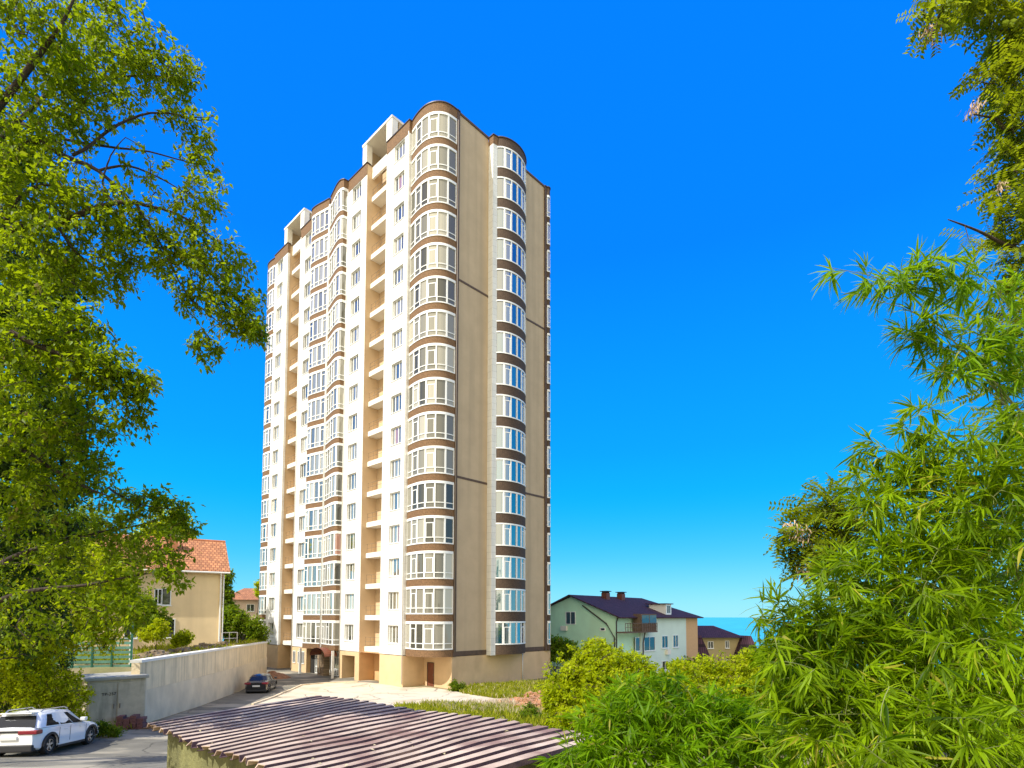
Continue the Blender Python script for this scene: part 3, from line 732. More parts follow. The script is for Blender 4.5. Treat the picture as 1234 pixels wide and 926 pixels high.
# ------------------------------------------------------------------ corrugated roof on a low shed
SZ = 4.29
p1, p2, p3 = at_z(175, 879, SZ), at_z(380, 843, SZ), at_z(664, 882, SZ)
rd = (p2.xy - p1.xy); rl = rd.length; rd.normalize()
ed = (p3.xy - p2.xy).normalized()
near = [p1.xy, p1.xy + ed * 7.6]
shed = empty('shed', (p1.x, p1.y, 0), label='low shed under a brown corrugated metal roof in the foreground', cat='shed')
M_corr = mat('weathered_brown_corrugated_metal', (.52, .40, .31), .8, var=.32, scale=1.1, detail=9, metal=.15, bump=.15, bscale=30,
             stain=dict(scale=(.8, .8, .8), color=(.17, .07, .06), amt=.7, a=.5, b=.66))
b = MB(); total = 7.8; pitch = .29; x = 0.0; prof = []
r2 = random.Random(3)
pN = at_z(303, 926, SZ); edN = (pN.xy - p1.xy).normalized()
def Q(e, t):
    a_ = p1.xy + edN * (e * .86); c_ = p2.xy + ed * e
    return a_.lerp(c_, t / rl)
while x < total:
    pw = pitch * r2.uniform(.93, 1.07)
    prof += [(x, 0), (x + pw * .20, 0.0), (x + pw * .28, .07), (x + pw * .90, .078), (x + pw * .96, 0)]
    x += pw
segs = 5
rows = []
for (e, h) in prof:
    r = []
    jag = r2.uniform(-.06, .05)
    for k in range(segs + 1):
        t = rl * min(1, k / segs)
        t += (jag if k in (0, segs) else 0)
        p = Q(e, t)
        r.append((p.x - p1.x, p.y - p1.y, SZ + h + .02 * math.sin(e * 1.7 + k) + (.022 if k > 2 else 0)))
    rows.append(r)
for i in range(len(rows) - 1):
    b.m = 1 if i % 5 in (0, 3, 4) else 0
    for k in range(segs): b.face([rows[i][k], rows[i+1][k], rows[i+1][k+1], rows[i][k+1]])
M_corr2 = mat('plum_groove_shade', (.075, .042, .052), .75, var=.5, scale=1.6, detail=9, bump=.15, stain=dict(scale=(1.2, 1.2, 1.2), color=(.30, .20, .15), amt=.7, a=.5, b=.7))  # plum tone stands in for shade in grooves and on right rib sides
ro = b.build('corrugated_roof', [M_corr, M_corr2], shed, fixn=False)
so = ro.modifiers.new('thickness', 'SOLIDIFY'); so.thickness = .012
M_shedw = mat('mossy_plaster', (.16, .155, .06), .95, var=.4, scale=2.2, detail=8, bump=.5, bscale=18)
a_, c_ = .35, rl - .35
q0 = Q(.55, .34) - p1.xy; q1 = Q(7.4, .34) - p1.xy; q2 = Q(7.4, rl - .3) - p1.xy; q3 = Q(.55, rl - .3) - p1.xy
for A, B_ in ((q0, q1), (q1, q2), (q2, q3), (q3, q0)):
    b = MB(); b.obox(A, B_, .18, .5, SZ - .02); b.build('wall', M_shedw, shed)
for k in range(3):
    b = MB(); A = Q(.1, .35 + k * (rl - .7) / 2) - p1.xy; B_ = Q(7.6, .35 + k * (rl - .7) / 2) - p1.xy; b.obox(A, B_, .07, SZ - .10, SZ - .015); b.build('roof_batten', mat('old_timber', (.14, .09, .05), .9, var=.3) if k == 0 else bpy.data.materials['old_timber'], shed)

# fallen leaves and litter on the corrugated sheets are added with the vegetation
# bricks / planks piled by the roof corner
pq = gpix(160, 881)
M_brickr = mat('dusty_red_brick', (.17, .075, .075), .9, var=.35, scale=12)
bs = empty('brick_stack', (pq.x, pq.y, gz(pq.x, pq.y)), .3, label='small stack of dusty red bricks by the kiosk and roof corner', cat='brick stack')
for lv in range(5):
    b = MB()
    for i in range(4):
        x0 = -.55 + i * .27 + r2.uniform(-.02, .02); b.box(x0, x0 + .25, -.3 + r2.uniform(-.03, .03), .3, lv * .13, lv * .13 + .12)
    if lv == 4: b = MB(); b.box(-.55, -.3, -.3, .2, .52, .64); b.box(-.02, .23, -.28, .28, .52, .64)
    b.build('brick_course', M_brickr, bs)
for k in range(3):
    pl = gpix(176 + k * 9, 877 + k * 2.0)
    b = MB(); b.box(-.9, .9, -.11, .11, 0, .06)
    o = b.build('plank', bpy.data.materials['old_timber']); o.location = (pl.x + .1, pl.y, gz(pl.x, pl.y) + .02 + .0 * k); o.rotation_euler = (0, 0, .25 - .1 * k)
    tag(o, ['weathered plank on the ground nearest the brick stack', 'weathered plank on the ground, middle of the three behind the roof corner', 'weathered plank on the ground farthest from the brick stack'][k], 'plank', 'planks by the roof corner')

# ================================================================== HOUSES
def facing_frame(p0, dr):
    """empty-local frame for a house: x along the front wall, y into the house"""
    return math.atan2(dr[1], dr[0])
def rect_window(parent, x0, x1, z0, z1, frame, glass, cut=(.5,), dpt=.06, y=-.0, sill=True):
    f = MB(); w = .07
    f.box(x0, x1, y - dpt, y - .002, z0, z0 + w); f.box(x0, x1, y - dpt, y - .002, z1 - w, z1)
    f.box(x0, x0 + w, y - dpt, y - .002, z0 + w, z1 - w); f.box(x1 - w, x1, y - dpt, y - .002, z0 + w, z1 - w)
    for c in cut: xc = x0 + (x1 - x0) * c; f.box(xc - .035, xc + .035, y - dpt, y - .002, z0 + w, z1 - w)
    if sill: f.box(x0 - .08, x1 + .08, y - dpt - .08, y - .002, z0 - .06, z0 - .004)
    fo = f.build('window', frame, parent)
    g = MB(); g.tint = random.random(); g.face([(x0 + w/2, y - .02, z0 + w/2), (x1 - w/2, y - .02, z0 + w/2), (x1 - w/2, y - .02, z1 - w/2), (x0 + w/2, y - .02, z1 - w/2)])
    g.build('pane', glass, fo, fixn=False)
    return fo
M_tile = panel_mat('orange_clay_tiles', (.43, .19, .08), (.22, .07, .03), .30, .36, (0, 1), mortar=.03, offset=.5, var=.25, bump=.8)
# --- cream house on the terrace
hd = Vector((.865, .50)).normalized(); hc = at(266, 781, 47.3); HX = 13.0
h0 = Vector((hc.x, hc.y)) - hd * HX; hz = hc.z
hang = math.atan2(hd.y, hd.x)
ho = empty('cream_house', (h0.x, h0.y, hz), hang, label='cream rendered house with orange tiled roof and brick chimney left of the tower', cat='house')
M_crw = mat('cream_render', (.82, .63, .36), .9, var=.05, scale=.8, bump=.1, stain=dict(scale=(.8, .8, .06), color=(.60, .45, .26), amt=.4))
EV = at(266, 690, 47.3).z - hz; DP = 9.0; RG = EV + 2.95
b = MB()
b.prism([(0, 0), (HX, 0), (HX, DP), (0, DP)], -.5, EV)
b.face([(0, 0, EV), (0, DP, EV), (0, DP/2, RG - .15)]); b.face([(HX, 0, EV), (HX, DP, EV), (HX, DP/2, RG - .15)])
b.build('wall', M_crw, ho)
b = MB()
for sgn in (0, 1):
    ye, yr = (-.45, DP/2) if sgn == 0 else (DP + .45, DP/2); ze = EV - .12
    A = [(-.5, ye, ze), (HX + .55, ye, ze), (HX + .35, yr, RG), (-.5, yr, RG)]
    b.face(A)
rf = b.build('roof', M_tile, ho, fixn=False); so = rf.modifiers.new('thickness', 'SOLIDIFY'); so.thickness = .16; so.offset = 0
b = MB(); b.tube([(-.5, DP/2, RG + .05), (HX + .35, DP/2, RG + .05)], .13, 8); b.build('ridge_tiles', mat('ridge_tile', (.42, .15, .06), .8, var=.2), rf)
b = MB(); b.tube([(-.5, -.52, EV - .2), (HX + .55, -.52, EV - .2)], .08, 8); b.build('gutter', M_pipe, ho)
b = MB(); b.tube([(HX - .12, -.5, EV - .25), (HX - .12, -.1, EV - .6), (HX - .12, -.1, 0)], .07, 8); b.build('downpipe', M_pipe, ho)
b = MB(); b.tube([(HX + .1, -.1, EV - .3), (HX + .1, -.1, 0)], .05, 8); b.build('downpipe', M_pipe, ho)
cx, cz = on_wall(207, 662, h0 + Vector((-hd.y, hd.x)) * 2.6, hd)
b = MB(); b.box(cx - .42, cx + .42, 2.2, 3.0, EV + .8, EV + 2.95); ch = b.build('chimney', panel_mat('chimney_brick', (.55, .20, .07), (.35, .2, .12), .25, .08, (0, 2), mortar=.012, offset=.5, var=.2), rf)
b = MB(); b.box(cx - .5, cx + .5, 2.12, 3.08, EV + 2.953, EV + 3.05); b.box(cx - .25, cx + .25, 2.35, 2.85, EV + 3.053, EV + 3.2); b.build('chimney_cap', M_conc, ch)
for (xa, ya, xb, yb, ct) in ((195, 711, 206, 732, (.0,)), (186, 712, 195, 731, (.5,)), (191, 748, 211, 771, (.5,)), (182, 749, 190, 770, (.5,)), (150, 706, 166, 728, (.5,)), (120, 700, 136, 724, (.5,)), (150, 748, 166, 772, (.5,))):
    X0, Z1 = on_wall(xa, ya, h0, hd); X1, Z0 = on_wall(xb, yb, h0, hd)
    if X0 > .2: rect_window(ho, X0, X1, Z0 - hz, Z1 - hz, M_frame, M_glassD, ct)

# --- far small house with orange hipped roof between cream house and tower
p = at(292, 748, 92)
o2 = empty('small_hipped_house', (p.x, p.y, p.z - 6), .35, label='distant small house with orange hipped roof between the cream house and the tower', cat='house')
zt = at(292, 724, 92).z - (p.z - 6)
b = MB(); b.prism([(-2.6, 0), (7, 0), (7, 8), (-2.6, 8)], 0, zt); b.build('wall', mat('pale_pink_render', (.62, .48, .38), .9, var=.08), o2)
b = MB(); E_ = [(-3.3, -.8, zt - .1), (7.8, -.8, zt - .1), (7.8, 8.8, zt - .1), (-3.3, 8.8, zt - .1)]; r0, r1 = (-.2, 4, zt + 2.0), (4.6, 4, zt + 2.0)
b.face([E_[0], E_[1], r1, r0]); b.face([E_[1], E_[2], r1]); b.face([E_[2], E_[3], r0, r1]); b.face([E_[3], E_[0], r0]); b.build('roof', M_tile, o2)
for k in range(2): rect_window(o2, .6 + k * 2.6, 1.8 + k * 2.6, zt - 2.0, zt - .8, M_frame, M_glassD)
b = MB(); b.box(4.0, 7.0, -1.4, -.01, zt - 2.6, zt - 2.4); b.build('balcony_slab', M_dbrown, o2)

# --- green gabled house right of the tower
gK = at(742, 741, 65.5); gd = VR.copy(); gn = Vector((gd.y, -gd.x))
GO = empty('green_gabled_house', (gK.x, gK.y, -4), math.atan2(gd.y, gd.x), label='pale green gabled house with dark purple roof and timber balcony behind the shrubs', cat='house')
ZE = gK.z + 4; GW = 13.0; GL = 21.0; ZRG = ZE + 2.5
M_green = mat('pale_green_render', (.54, .82, .62), .9, var=.06, scale=.6, stain=dict(scale=(.5, .5, .08), color=(.48, .68, .50), amt=.5))
M_mint = mat('white_mint_render', (.64, .77, .69), .9, var=.05, scale=.6)
M_peach = mat('peach_render', (.65, .40, .20), .9, var=.06)
M_rfd = panel_mat('dark_purple_metal_tiles', (.085, .035, .055), (.03, .012, .02), .35, .4, (0, 1), mortar=.05, offset=.5, var=.25, rough=.9, bump=.6)
XP = 5.2                                                              # green part | white part
b = MB(); b.prism([(0, 0), (XP, 0), (XP, GW), (0, GW)], 0, ZE); b.face([(0, 0, ZE), (0, GW, ZE), (0, GW/2, ZRG - .2)]); b.build('wall', M_green, GO)
b = MB(); b.prism([(XP, -.25), (17.3, -.25), (17.3, GW), (XP + .01, GW)], 0, ZE - .02); b.build('wall', M_mint, GO)
b = MB(); b.prism([(17.31, -.2), (GL, -.2), (GL, GW), (17.31, GW)], 0, ZE - .05); b.build('wall', M_peach, GO)
b = MB(); e = ZE - .05
b.face([(-.5, -.9, e - .25), (GL + .5, -.9, e - .25), (17.0, GW/2, ZRG), (-.5, GW/2, ZRG)])
b.face([(-.5, GW + .7, e - .25), (-.5, GW/2, ZRG), (17.0, GW/2, ZRG), (GL + .5, GW + .7, e - .25)])
b.face([(GL + .5, -.9, e - .25), (GL + .5, GW + .7, e - .25), (17.0, GW/2, ZRG)])
rf = b.build('roof', M_rfd, GO, fixn=False); so = rf.modifiers.new('thickness', 'SOLIDIFY'); so.thickness = .14; so.offset = 0
for px, hh in ((730, 0), (748.5, 0)):
    xx = on_wall(px, 724, gK.xy - gn * 5.6, gd)[0]; zz = ZE + 2.5 * 5.6 / 6.5 - .35
    b = MB(); b.box(xx - .42, xx + .42, 5.2, 6.0, zz - .4, zz + 1.15); c = b.build('chimney', M_door, rf)
    b = MB(); b.box(xx - .55, xx + .55, 5.05, 6.15, zz + 1.32, zz + 1.42)
    for s1 in (-.4, .4): b.box(xx + s1 - .05, xx + s1 + .05, 5.3, 5.9, zz + 1.152, zz + 1.318)
    b.build('chimney_cap', M_cap, c)
# gable windows (gable wall faces the tower's sunny side): local wall x = 0, runs along +y
gW = gK.xy; gdir = -gn
def gwin(px0, py0, px1, py1, cut=(.5,)):
    y1_, z1_ = on_wall(px0, py0, gW, gdir); y0_, z0_ = on_wall(px1, py1, gW, gdir)
    z0_ += 4; z1_ += 4
    f = MB(); w = .08
    f.box(-.07, -.003, y0_, y1_, z0_, z0_ + w); f.box(-.07, -.003, y0_, y1_, z1_ - w, z1_); f.box(-.07, -.003, y0_, y0_ + w, z0_ + w, z1_ - w); f.box(-.07, -.003, y1_ - w, y1_, z0_ + w, z1_ - w)
    for c in cut: yc = y0_ + (y1_ - y0_) * c; f.box(-.07, -.003, yc - .035, yc + .035, z0_ + w, z1_ - w)
    fo = f.build('window', M_frame, GO); g = MB(); g.tint = .3; g.face([(-.02, y0_, z0_), (-.02, y1_, z0_), (-.02, y1_, z1_), (-.02, y0_, z1_)]); g.build('pane', M_glassD, fo, fixn=False)
gwin(682, 737, 694, 752.5); gwin(723.5, 756, 730, 760, ())
y_, z_ = on_wall(681, 757, gW, gdir)
b = MB(); b.box(-.35, -.02, y_ - .45, y_ + .45, z_ + 4 - .3, z_ + 4 + .3); b.build('air_conditioner', M_slab, GO)
# long side windows
def lwin(px0, py0, px1, py1, cut=(.5,)):
    base = gK.xy + gn * .25
    x0_, z1_ = on_wall(px0, py0, base, gd); x1_, z0_ = on_wall(px1, py1, base, gd)
    rect_window(GO, x0_, x1_, z0_ + 4, z1_ + 4, M_frame, M_glassD, cut, y=-.252)
lwin(765.5, 767.5, 771.5, 784, ()); lwin(776, 767, 789.5, 783); lwin(797.5, 765.5, 805, 780); lwin(811, 764.5, 817.5, 779)
lwin(784, 799, 790, 806, ()); lwin(798, 796, 805.5, 806); lwin(812, 795, 818.5, 804)
xa, za = on_wall(804, 784.5, gK.xy + gn*.25, gd); b = MB(); b.box(xa - .45, xa + .45, -.62, -.27, za + 4 - .35, za + 4 + .3); b.build('air_conditioner', M_slab, GO)
# balcony
xb0, zb = on_wall(743, 761, gK.xy + gn*.25, gd); xb1, _ = on_wall(782, 762, gK.xy + gn*.25, gd); zb += 4
M_timber = mat('dark_timber', (.13, .085, .06), .8, var=.3, scale=6)
b = MB(); b.box(xb0, xb1, -1.5, -.26, zb - .15, zb); bl = b.build('balcony', M_timber, GO)
b = MB(); b.box(xb0, xb1, -1.5, -1.44, zb + .95, zb + 1.02); b.box(xb0, xb1, -1.5, -1.46, zb + .5, zb + .54)
for k in range(15): xx = xb0 + (xb1 - xb0 - .06) * k / 14; b.box(xx, xx + .05, -1.5, -1.45, zb + .003, zb + .95)
b.build('balcony_rail', M_timber, bl)
b = MB(); xm = xb0 + (xb1 - xb0) * .5; b.box(xm, xb1 - .1, -1.42, -.27, zb + .004, zb + 2.1); enc = b.build('balcony_enclosure', M_timber, bl)
b = MB(); wdt = (xb1 - .1 - xm) / 2
for k in range(2): b.tint = k*.4; b.face([(xm + .1 + k*wdt, -1.43, zb + .9), (xm + wdt - .05 + k*wdt, -1.43, zb + .9), (xm + wdt - .05 + k*wdt, -1.43, zb + 1.95), (xm + .1 + k*wdt, -1.43, zb + 1.95)])
b.build('pane', M_glassD, enc, fixn=False)
b = MB(); b.tube([(-.1, GW*.36, ZE + 1.2), (-.12, 1.2, ZE - 1.0), (-.12, .1, ZE - 2.6), (-.12, .05, 0)], .08, 6); b.build('downpipe', M_cap, GO)
b = MB(); b.tube([(.0, -.3, ZE - .3), (.0, -.12, ZE - .8), (.0, -.12, 0)], .08, 6); b.build('downpipe', M_cap, GO)
b = MB(); b.tube([(XP + .6, -.85, ZE - .3), (XP + .3, -.4, ZE - 3.4), (XP + .3, -.4, 0)], .08, 6); b.build('downpipe', M_cap, GO)
# dormer
xd, zd = on_wall(806, 742, gK.xy, gd)
b = MB(); b.box(xd - .75, xd + .75, .0, 2.5, ZE - .3, ZE + 1.5); dm = b.build('dormer', M_frame, rf)
b = MB(); b.box(xd - 1.0, xd + 1.0, -.2, 3.0, ZE + 1.503, ZE + 1.62); b.build('dormer_roof', M_rfd, dm)
b = MB(); b.tint = .2; b.face([(xd - .45, -.02, ZE + .35), (xd - .04, -.02, ZE + .35), (xd - .04, -.02, ZE + 1.3), (xd - .45, -.02, ZE + 1.3)]); b.face([(xd + .04, -.02, ZE + .35), (xd + .45, -.02, ZE + .35), (xd + .45, -.02, ZE + 1.3), (xd + .04, -.02, ZE + 1.3)]); b.build('pane', M_glassD, dm, fixn=False)

# --- brown-roofed yellow house further right
bK = at(838, 800, 84); BD = Vector((.97, .22)).normalized()
BO = empty('yellow_mansard_house', (bK.x, bK.y, -8), math.atan2(BD.y, BD.x), label='ochre house with dark mansard roof at the right, nearer the sea', cat='house')
def bw(px, py): q = on_wall(px, py, bK.xy, BD); return q[0], q[1] + 8
xL, zL = bw(843, 768); xR, zR_ = bw(886, 768.5)
M_ochre = mat('ochre_render', (.42, .34, .17), .9, var=.08, scale=.7)
b = MB(); b.prism([(xL - 1.5, 0), (xR + 1.0, 0), (xR + 1.0, 9), (xL - 1.5, 9)], 0, zL + .2); b.build('wall', M_ochre, BO)
xt0, zt0 = bw(836, 753.5); xt1, _ = bw(873, 753.5); xe0, ze0 = bw(838, 767.5); xe1, _ = bw(893, 767)
b = MB(); y2 = 3.5
T = [(xt0 - .2, y2, zt0), (xt1 + .4, y2, zt0)]
b.face([(xe0 - .6, -.8, ze0), (xe1 + .3, -.8, ze0), T[1], T[0]]); b.face([(xe0 - .6, 9.6, ze0), (xe1 + .3, 9.6, ze0), T[1], T[0]])
b.face([(xe1 + .3, -.8, ze0), (xe1 + .3, 9.6, ze0), T[1]]); b.face([(xe0 - .6, -.8, ze0), (xe0 - .6, 9.6, ze0), T[0]]); b.build('roof', M_rfd, BO)
for (ax, bx, cx_, dx_) in ((834, 851, 836, 843), (884, 912, 893, 903)):
    x0_, zz0 = bw(ax, 789); x1_, _ = bw(bx, 789); x2_, zz1 = bw(cx_, 765); x3_, _ = bw(dx_, 765)
    b = MB(); B4 = [(x0_, -1.1, zz0), (x1_, -1.1, zz0), (x1_, 3, zz0), (x0_, 3, zz0)]; T4 = [(x2_, -.5, zz1), (x3_, -.5, zz1), (x3_, 3, zz1), (x2_, 3, zz1)]
    for k in range(4): k2 = (k+1) % 4; b.face([B4[k], B4[k2], T4[k2], T4[k]])
    b.face(B4); b.face(T4); b.build('mansard_flank', M_rfd, BO)
x0_, zz0 = bw(886, 795); x1_, _ = bw(916, 795); b = MB(); b.box(x0_, x1_, -.4, 8, 0, zz0 + .6); b.build('side_wing', M_ochre, BO)
for a in ((853, 772, 860, 780.5), (874, 771, 879, 780), (855, 793, 861, 800), (873, 794, 878, 801)):
    X0, Z1 = bw(a[0], a[1]); X1, Z0 = bw(a[2], a[3]); rect_window(BO, X0, X1, Z0, Z1, M_frame, M_glassD)

# ================================================================== CARS
def rounded_profile(pts): return [Vector(p) for p in pts]
def car(name, L_, W, H, ride, side_pts, roof_pts, paint, label, cat, suv):
    """x forward, y left; body lofted from the side outline, greenhouse on top, wheels, lights, glass"""
    root = empty(name, (0, 0, 0), label=label, cat=cat)
    M_p = mat(name + '_paint', paint, .25, coat=.8, spec=.6)
    M_g = bpy.data.materials.get('car_glass') or glass_mat('car_glass', (.01, .01, .012), (.02, .02, .02), .01, .06)
    M_bk = bpy.data.materials.get('black_plastic') or mat('black_plastic', (.02, .02, .022), .6)
    wr = .34 if suv else .32; ax = (L_ * .5 - .78 - (.06 if suv else 0)); wx = (-ax + .0, ax + .02)
    # body: columns along x; each cross-section has rounded shoulders
    n = 48; b = MB(); secs = []
    zs_top = np.interp(np.linspace(-L_/2, L_/2, n), [p[0] for p in side_pts], [p[1] for p in side_pts])
    for i in range(n):
        x = -L_/2 + L_ * i / (n - 1); u = x / (L_/2)
        hw = W/2 * (1 - .16 * abs(u) ** 5) ; zt = zs_top[i]; zb = ride + .10 * abs(u) ** 8
        zlow = zb
        for w_ in wx:
            d = abs(x - w_)
            if d < wr + .07: zlow = max(zlow, wr + math.sqrt(max(0, (wr + .07) ** 2 - d * d)) )
        zlow = min(zlow, zt - .12)
        sh = zt - .06
        pr = [(-hw + .06, zlow), (-hw, min(zlow + .06, sh - .02)), (-hw - .0, (zlow + sh) / 2), (-hw + .04, sh), (-hw + .16, zt), (0, zt + .025), (hw - .16, zt), (hw - .04, sh), (hw, (zlow + sh) / 2), (hw, min(zlow + .06, sh - .02)), (hw - .06, zlow)]
        secs.append([(x, y, z) for y, z in pr])
    for i in range(n - 1):
        for j in range(len(secs[0]) - 1): b.face([secs[i][j], secs[i+1][j], secs[i+1][j+1], secs[i][j+1]])
    b.face(secs[0]); b.face(secs[-1])
    body = b.build('body', M_p, root, smooth=True)
    try:
        bm = bmesh.new(); bm.from_mesh(body.data); bmesh.ops.remove_doubles(bm, verts=bm.verts, dist=.001); bmesh.ops.recalc_face_normals(bm, faces=bm.faces); bm.to_mesh(body.data); bm.free()
        body.data.set_sharp_from_angle(angle=R(38))
    except Exception: pass
    b = MB(); b.box(-L_/2 + .25, L_/2 - .25, -W/2 + .14, W/2 - .14, ride - .02, ride + .35); b.build('underbody', M_bk, root)
    for s1 in (-1, 1):
        b = MB(); b.box(wx[0] + wr + .1, wx[1] - wr - .1, s1 * (W/2 - .03) - .025, s1 * (W/2 - .03) + .035, ride - .03, ride + .13); b.build('sill', M_bk, root)
        for w_ in wx:                                                      # arch lips
            b = MB(); m_ = 14
            for k in range(m_):
                a0, a1 = PI * k / m_, PI * (k + 1) / m_; ra, rb = wr + .05, wr + (.13 if suv else .08)
                q = [(w_ + math.cos(a) * r, s1 * (W/2 + .012), wr + math.sin(a) * r) for a, r in ((a0, ra), (a1, ra), (a1, rb), (a0, rb))]
                b.face(q); b.face([(x, y - s1 * .06, z) for x, y, z in q][::-1])
                b.face([q[3], q[2], (q[2][0], q[2][1] - s1*.06, q[2][2]), (q[3][0], q[3][1] - s1*.06, q[3][2])])
            b.build('wheel_arch', M_bk if suv else M_p, root)
    for s1 in (-1, 1):
        for xs0 in (wx[0] + wr + .12, -.18, wx[1] - wr - .10):
            zb_ = float(np.interp(xs0, [p[0] for p in side_pts], [p[1] for p in side_pts]))
            b = MB(); b.box(xs0 - .006, xs0 + .006, s1 * (W/2 + .003) - .004, s1 * (W/2 + .003) + .004, ride + .16, zb_ - .1); b.build('door_seam', M_bk, root)
    # greenhouse
    gh = roof_pts; zs_ = lambda x: float(np.interp(x, [p[0] for p in side_pts], [p[1] for p in side_pts]))
    (xr0, xr1, xf1, xf0, zr) = gh                                           # rear base, rear top, front top, front base, roof height
    wb, wt_ = W/2 - .06, W/2 - .27
    lev = 6; b = MB(); rings = []
    for k in range(lev + 1):
        t = k / lev; xs_ = xr0 + (xr1 - xr0) * (t ** 1.15); xe_ = xf0 + (xf1 - xf0) * (t ** 1.05); hw = wb + (wt_ - wb) * t ** 1.3
        z0r, z0f = zs_(xr0) - .04, zs_(xf0) - .04; zz = lambda x: (z0r + (z0f - z0r) * (x - xr0) / (xf0 - xr0)) * (1 - t) + (zr - .05 * abs((x - (xr1 + xf1)/2) / ((xf1 - xr1)/2)) ** 3 * (1 if abs(x) < 9 else 0)) * t
        rings.append([(xs_, -hw + .10, zz(xs_)), (xs_ + .10, -hw, zz(xs_)), ((xs_ + xe_)/2, -hw - .01, zz((xs_ + xe_)/2)), (xe_ - .10, -hw, zz(xe_)), (xe_, -hw + .10, zz(xe_)),
                      (xe_ + .05, 0, zz(xe_)), (xe_, hw - .10, zz(xe_)), (xe_ - .10, hw, zz(xe_)), ((xs_ + xe_)/2, hw + .01, zz((xs_ + xe_)/2)), (xs_ + .10, hw, zz(xs_)), (xs_, hw - .10, zz(xs_)), (xs_ - .04, 0, zz(xs_))])
    m_ = 12
    for k in range(lev):
        for j in range(m_): j2 = (j+1) % m_; b.face([rings[k][j], rings[k][j2], rings[k+1][j2], rings[k+1][j]])
    top = rings[-1]; cxm = ((xr1 + xf1)/2, 0, zr + .04)
    for j in range(m_): b.face([top[j], top[(j+1) % m_], cxm])
    cab = b.build('cabin', M_p, root, smooth=True)
    bm = bmesh.new(); bm.from_mesh(cab.data); bmesh.ops.remove_doubles(bm, verts=bm.verts, dist=.001); bmesh.ops.recalc_face_normals(bm, faces=bm.faces); bm.to_mesh(cab.data); bm.free()
    # glass laid 8 mm proud of the cabin skin
    def lerp3(a, c, t): return tuple(a[i] + (c[i] - a[i]) * t for i in range(3))
    def skin(t, xf_, side):
        k = t * lev; i = min(lev - 1, int(k)); r = k - i
        A = [lerp3(rings[i][j], rings[i+1][j], r) for j in range(m_)]
        if side == 'R': x0_, x1_ = A[1], A[3]
        elif side == 'L': x0_, x1_ = A[9], A[7]
        if side in 'RL':
            sg = -1 if side == 'R' else 1; p = lerp3(x0_, x1_, xf_); return (p[0], p[1] + sg * .022, p[2])
        if side == 'B': p = lerp3(A[0], A[10], xf_); return (p[0] - .05 - .02 * (1 - abs(2*xf_-1)), p[1], p[2])
        p = lerp3(A[4], A[6], xf_); return (p[0] + .06 + .02 * (1 - abs(2*xf_-1)), p[1], p[2])
    def pane(nm, side, x0_, x1_, t0, t1, tap0=0, tap1=0):
        b = MB(); m2 = 6
        for i in range(m2):
            for j in range(m2):
                def P(a, c):
                    t = t0 + (t1 - t0) * c; xx = (x0_ + tap0 * c) + ((x1_ - tap1 * c) - (x0_ + tap0 * c)) * a; return skin(t, xx, side)
                b.face([P(i/m2, j/m2), P((i+1)/m2, j/m2), P((i+1)/m2, (j+1)/m2), P(i/m2, (j+1)/m2)])
        b.build(nm, M_g, root, smooth=True, fixn=False)
    for sd in 'RL':
        pane('side_window', sd, .10, .385, .12, .88, .03, 0); pane('side_window', sd, .42, .70, .12, .88); pane('side_window', sd, .72, .97, .12, .88, 0, .12)
    pane('rear_window', 'B', .0, 1.0, .06, .86); pane('windscreen', 'F', .03, .97, .08, .92)
    # wheels
    M_t = bpy.data.materials.get('tyre_rubber') or mat('tyre_rubber', (.018, .018, .018), .85)
    M_r = bpy.data.materials.get('alloy_rim') or mat('alloy_rim', (.55, .56, .58), .3, metal=.8)
    for w_ in wx:
        for s1 in (-1, 1):
            b = MB(); y0 = s1 * (W/2 - .03); y1 = s1 * (W/2 - .26); m_w = 28; prof_ = [(wr * .62, y0), (wr * .93, y0), (wr, y0 - s1*.05), (wr, y1 + s1*.03), (wr*.93, y1), (wr*.6, y1)]
            for k in range(m_w):
                a0, a1 = 2*PI*k/m_w, 2*PI*(k+1)/m_w
                for (r0_, ya), (r1_, yb) in zip(prof_, prof_[1:]):
                    b.face([(w_ + r0_*math.cos(a0), ya, wr + r0_*math.sin(a0)), (w_ + r0_*math.cos(a1), ya, wr + r0_*math.sin(a1)), (w_ + r1_*math.cos(a1), yb, wr + r1_*math.sin(a1)), (w_ + r1_*math.cos(a0), yb, wr + r1_*math.sin(a0))])
            wh = b.build('wheel', M_t, root, smooth=True)
            b = MB(); yd = y0 - s1*.03
            for k in range(5):
                for dlt in (-.13, .13):
                    a = 2*PI*k/5 + .3 + dlt; ca, sa = math.cos(a), math.sin(a); wv = .022
                    p0 = (w_ + .05*ca, 0, wr + .05*sa); p1_ = (w_ + wr*.6*ca, 0, wr + wr*.6*sa)
                    q = [(p0[0] - wv*sa, yd, p0[2] + wv*ca), (p0[0] + wv*sa, yd, p0[2] - wv*ca), (p1_[0] + wv*sa, yd + s1*.012, p1_[2] - wv*ca), (p1_[0] - wv*sa, yd + s1*.012, p1_[2] + wv*ca)]
                    b.face(q); b.face([(x, y - s1*.05, z) for x, y, z in q])
                    for e0 in range(4): e1 = (e0+1) % 4; b.face([q[e0], q[e1], (q[e1][0], q[e1][1] - s1*.05, q[e1][2]), (q[e0][0], q[e0][1] - s1*.05, q[e0][2])])
